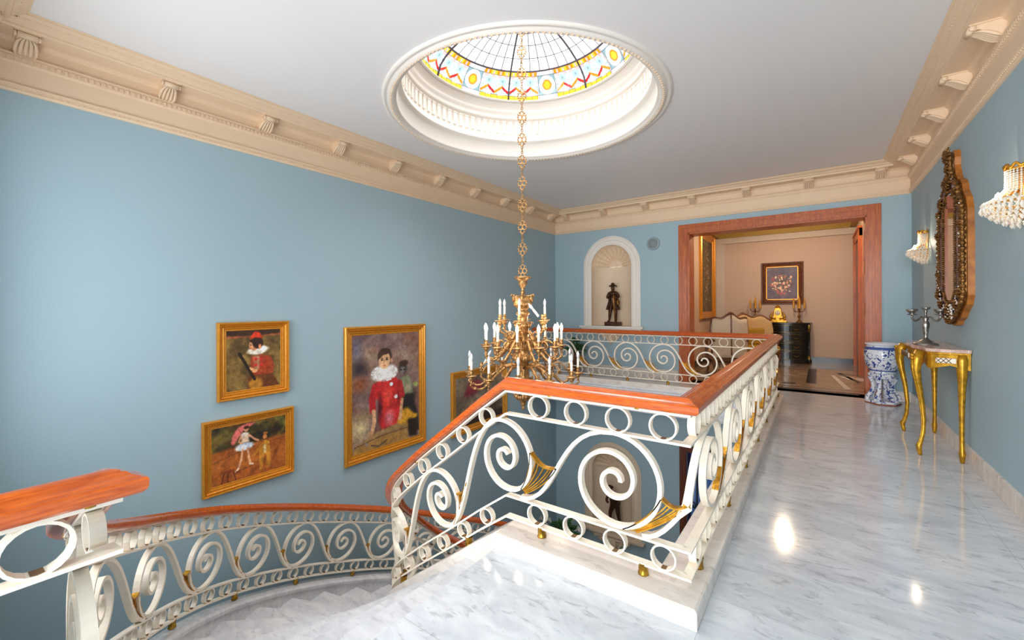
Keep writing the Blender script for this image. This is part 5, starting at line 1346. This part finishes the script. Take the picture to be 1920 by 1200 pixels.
# armchair and settee with carved frames
def seat_piece(name, loc, rz, w, label, cat, cloth, panels, d=.62, hback=1.18):
    e = empty(name, loc, rz, label=label, cat=cat)
    n = 24; rows = 8; H_ = lambda t: hback - .10 * (abs(t) ** 2.2) * .9 + .035 * math.cos(t * PI * (2 if panels < 3 else 3))
    def surf(off):
        vs = []
        for j in range(rows + 1):
            for i in range(n + 1):
                t = -1 + 2 * i / n; z = .42 + (H_(t) - .42) * j / rows
                wv = (1 + .10 * math.sin(j / rows * PI * .9)) * w / 2
                vs.append((t * wv, -.02 * j / rows * 4 * .3 + off + (-.10 * (abs(t) ** 2.5)), z))
        return vs
    a = surf(.05); b = surf(-.05); N = len(a); fs = []
    for j in range(rows):
        for i in range(n):
            k = j * (n + 1) + i; fs.append((k, k + 1, k + n + 2, k + n + 1)); fs.append((N + k + 1, N + k, N + k + n + 1, N + k + n + 2))
    for j in range(rows):
        for i in (0, n): k = j * (n + 1) + i; fs.append((k, k + n + 1, N + k + n + 1, N + k))
    for i in range(n): k = rows * (n + 1) + i; fs.append((k, k + 1, N + k + 1, N + k))
    mb = MB(); mb.add(a + b, fs, True); mb.build('backrest', cloth, e)
    mb = MB(); top = [(x, 0 + (y0 - .05), z) for x, y0, z in a[rows * (n + 1):]]; mb.tube([(x * 1.0, y, z + .015) for x, y, z in top], .028, 8)
    for i in (0, n): mb.tube([(a[j * (n + 1) + i][0], a[j * (n + 1) + i][1] - .05, a[j * (n + 1) + i][2]) for j in range(rows + 1)], .024, 8)
    for q in range(1, panels):
        i = int(n * q / panels); mb.tube([(a[j * (n + 1) + i][0], a[j * (n + 1) + i][1] + .003, a[j * (n + 1) + i][2]) for j in range(rows + 1)], .014, 6)
    mb.tube([(-.07, 0, hback + .03), (-.03, 0, hback + .065), (0, 0, hback + .075), (.03, 0, hback + .065), (.07, 0, hback + .03)], [.012, .02, .026, .02, .012], 8)
    mb.build('carved_back_frame', M['walnut'], e)
    mb = MB(); mb.bbox(-w / 2 * 1.02, w / 2 * 1.02, -d, .0, .36, .48, .03); mb.build('seat_cushion', M['mustard_cloth'] if panels > 2 else cloth, e)
    if panels > 2:
        mb = MB(); mb.bbox(-w / 2 * .9, w / 2 * .75, -.20, -.08, .48, .86, .03); mb.build('back_cushion', M['mustard_cloth'], e)
    mb = MB(); mb.bbox(-w / 2 * 1.03, w / 2 * 1.03, -d - .01, .02, .30, .365, .012); mb.build('seat_rail', M['walnut'], e)
    for sx in (-1, 1):
        mb = MB(); mb.tube(catmull([(sx * w / 2 * 1.0, .0, .70), (sx * w / 2 * 1.08, -.2, .72), (sx * w / 2 * 1.1, -.42, .68), (sx * w / 2 * 1.05, -.48, .60), (sx * w / 2 * 1.0, -.46, .36)], .05), .024, 8); mb.build('armrest', M['walnut'], e)
        for y in (-.02, -d + .04):
            mb = MB(); s_ = -1 if y < -.3 else 1; mb.tube([(sx * (w / 2 - .03), y, .33), (sx * (w / 2 - .0), y + s_ * .02, .22), (sx * (w / 2 - .04), y, .08), (sx * (w / 2 - .02), y + s_ * .02, 0.012)], [.034, .030, .018, .020], 8); mb.build('leg', M['walnut'], e)
    return e
seat_piece('armchair', (-1.42, 9.35, 0), R(205), .62, 'cream upholstered carved armchair seen from behind through the opening', 'armchair', M['cream_cloth'], 2)
seat_piece('settee', (-1.50, 11.55, 0), R(28), 1.12, 'faded gold upholstered carved settee beyond the cream armchair', 'settee', M['settee_cloth'], 3, hback=1.14)
# ceiling lamp of that room (out of sight above the opening, mirrored in the marble floor)
cl = empty('ceiling_lamp', (-.60, 10.15, 3.45), label='small round ceiling lamp in the inner room', cat='lamp')
mb = MB(); mb.lathe([(0, 0), (.10, 0), (.10, -.02), (.02, -.03), (.015, -.14), (.08, -.15)], (0, 0, 0), 20); mb.build('fitting', M['brass'], cl)
for k in range(3):
    a = R(120 * k + 20); mb = MB(); mb.ball((.09 * math.cos(a), .09 * math.sin(a), -.20), .035, 12, 8, 1, 1, 1.2); mb.build('bulb', M['room_bulb'] if 'room_bulb' in M else M.setdefault('room_bulb', simple('lit_room_bulb', (255, 240, 210), .3, emis=(255, 210, 150), estr=60)), cl)
point('ceiling_lamp_light', (-.60, 10.15, 3.2), 46, (1, .82, .62), .045)

# groups of repeated things
GROUPS = {'wall_sconce': 'crystal wall sconces on the right wall', 'niche': 'arched shell niches on the back wall', 'bronze_statue': 'bronze statues standing in the niches',
          'stair_railing': 'scroll railings of the curved staircase', 'framed_painting': 'gilt framed paintings', 'potted_plant': 'potted green plants'}
for o in list(col.objects):
    if o.parent is None and o.name.split('.')[0] in GROUPS: o['group'] = GROUPS[o.name.split('.')[0]]
    if o.parent is None and str(o.get('label', '')).startswith('amber five-light'): o['group'] = 'amber candelabra on the black chest'
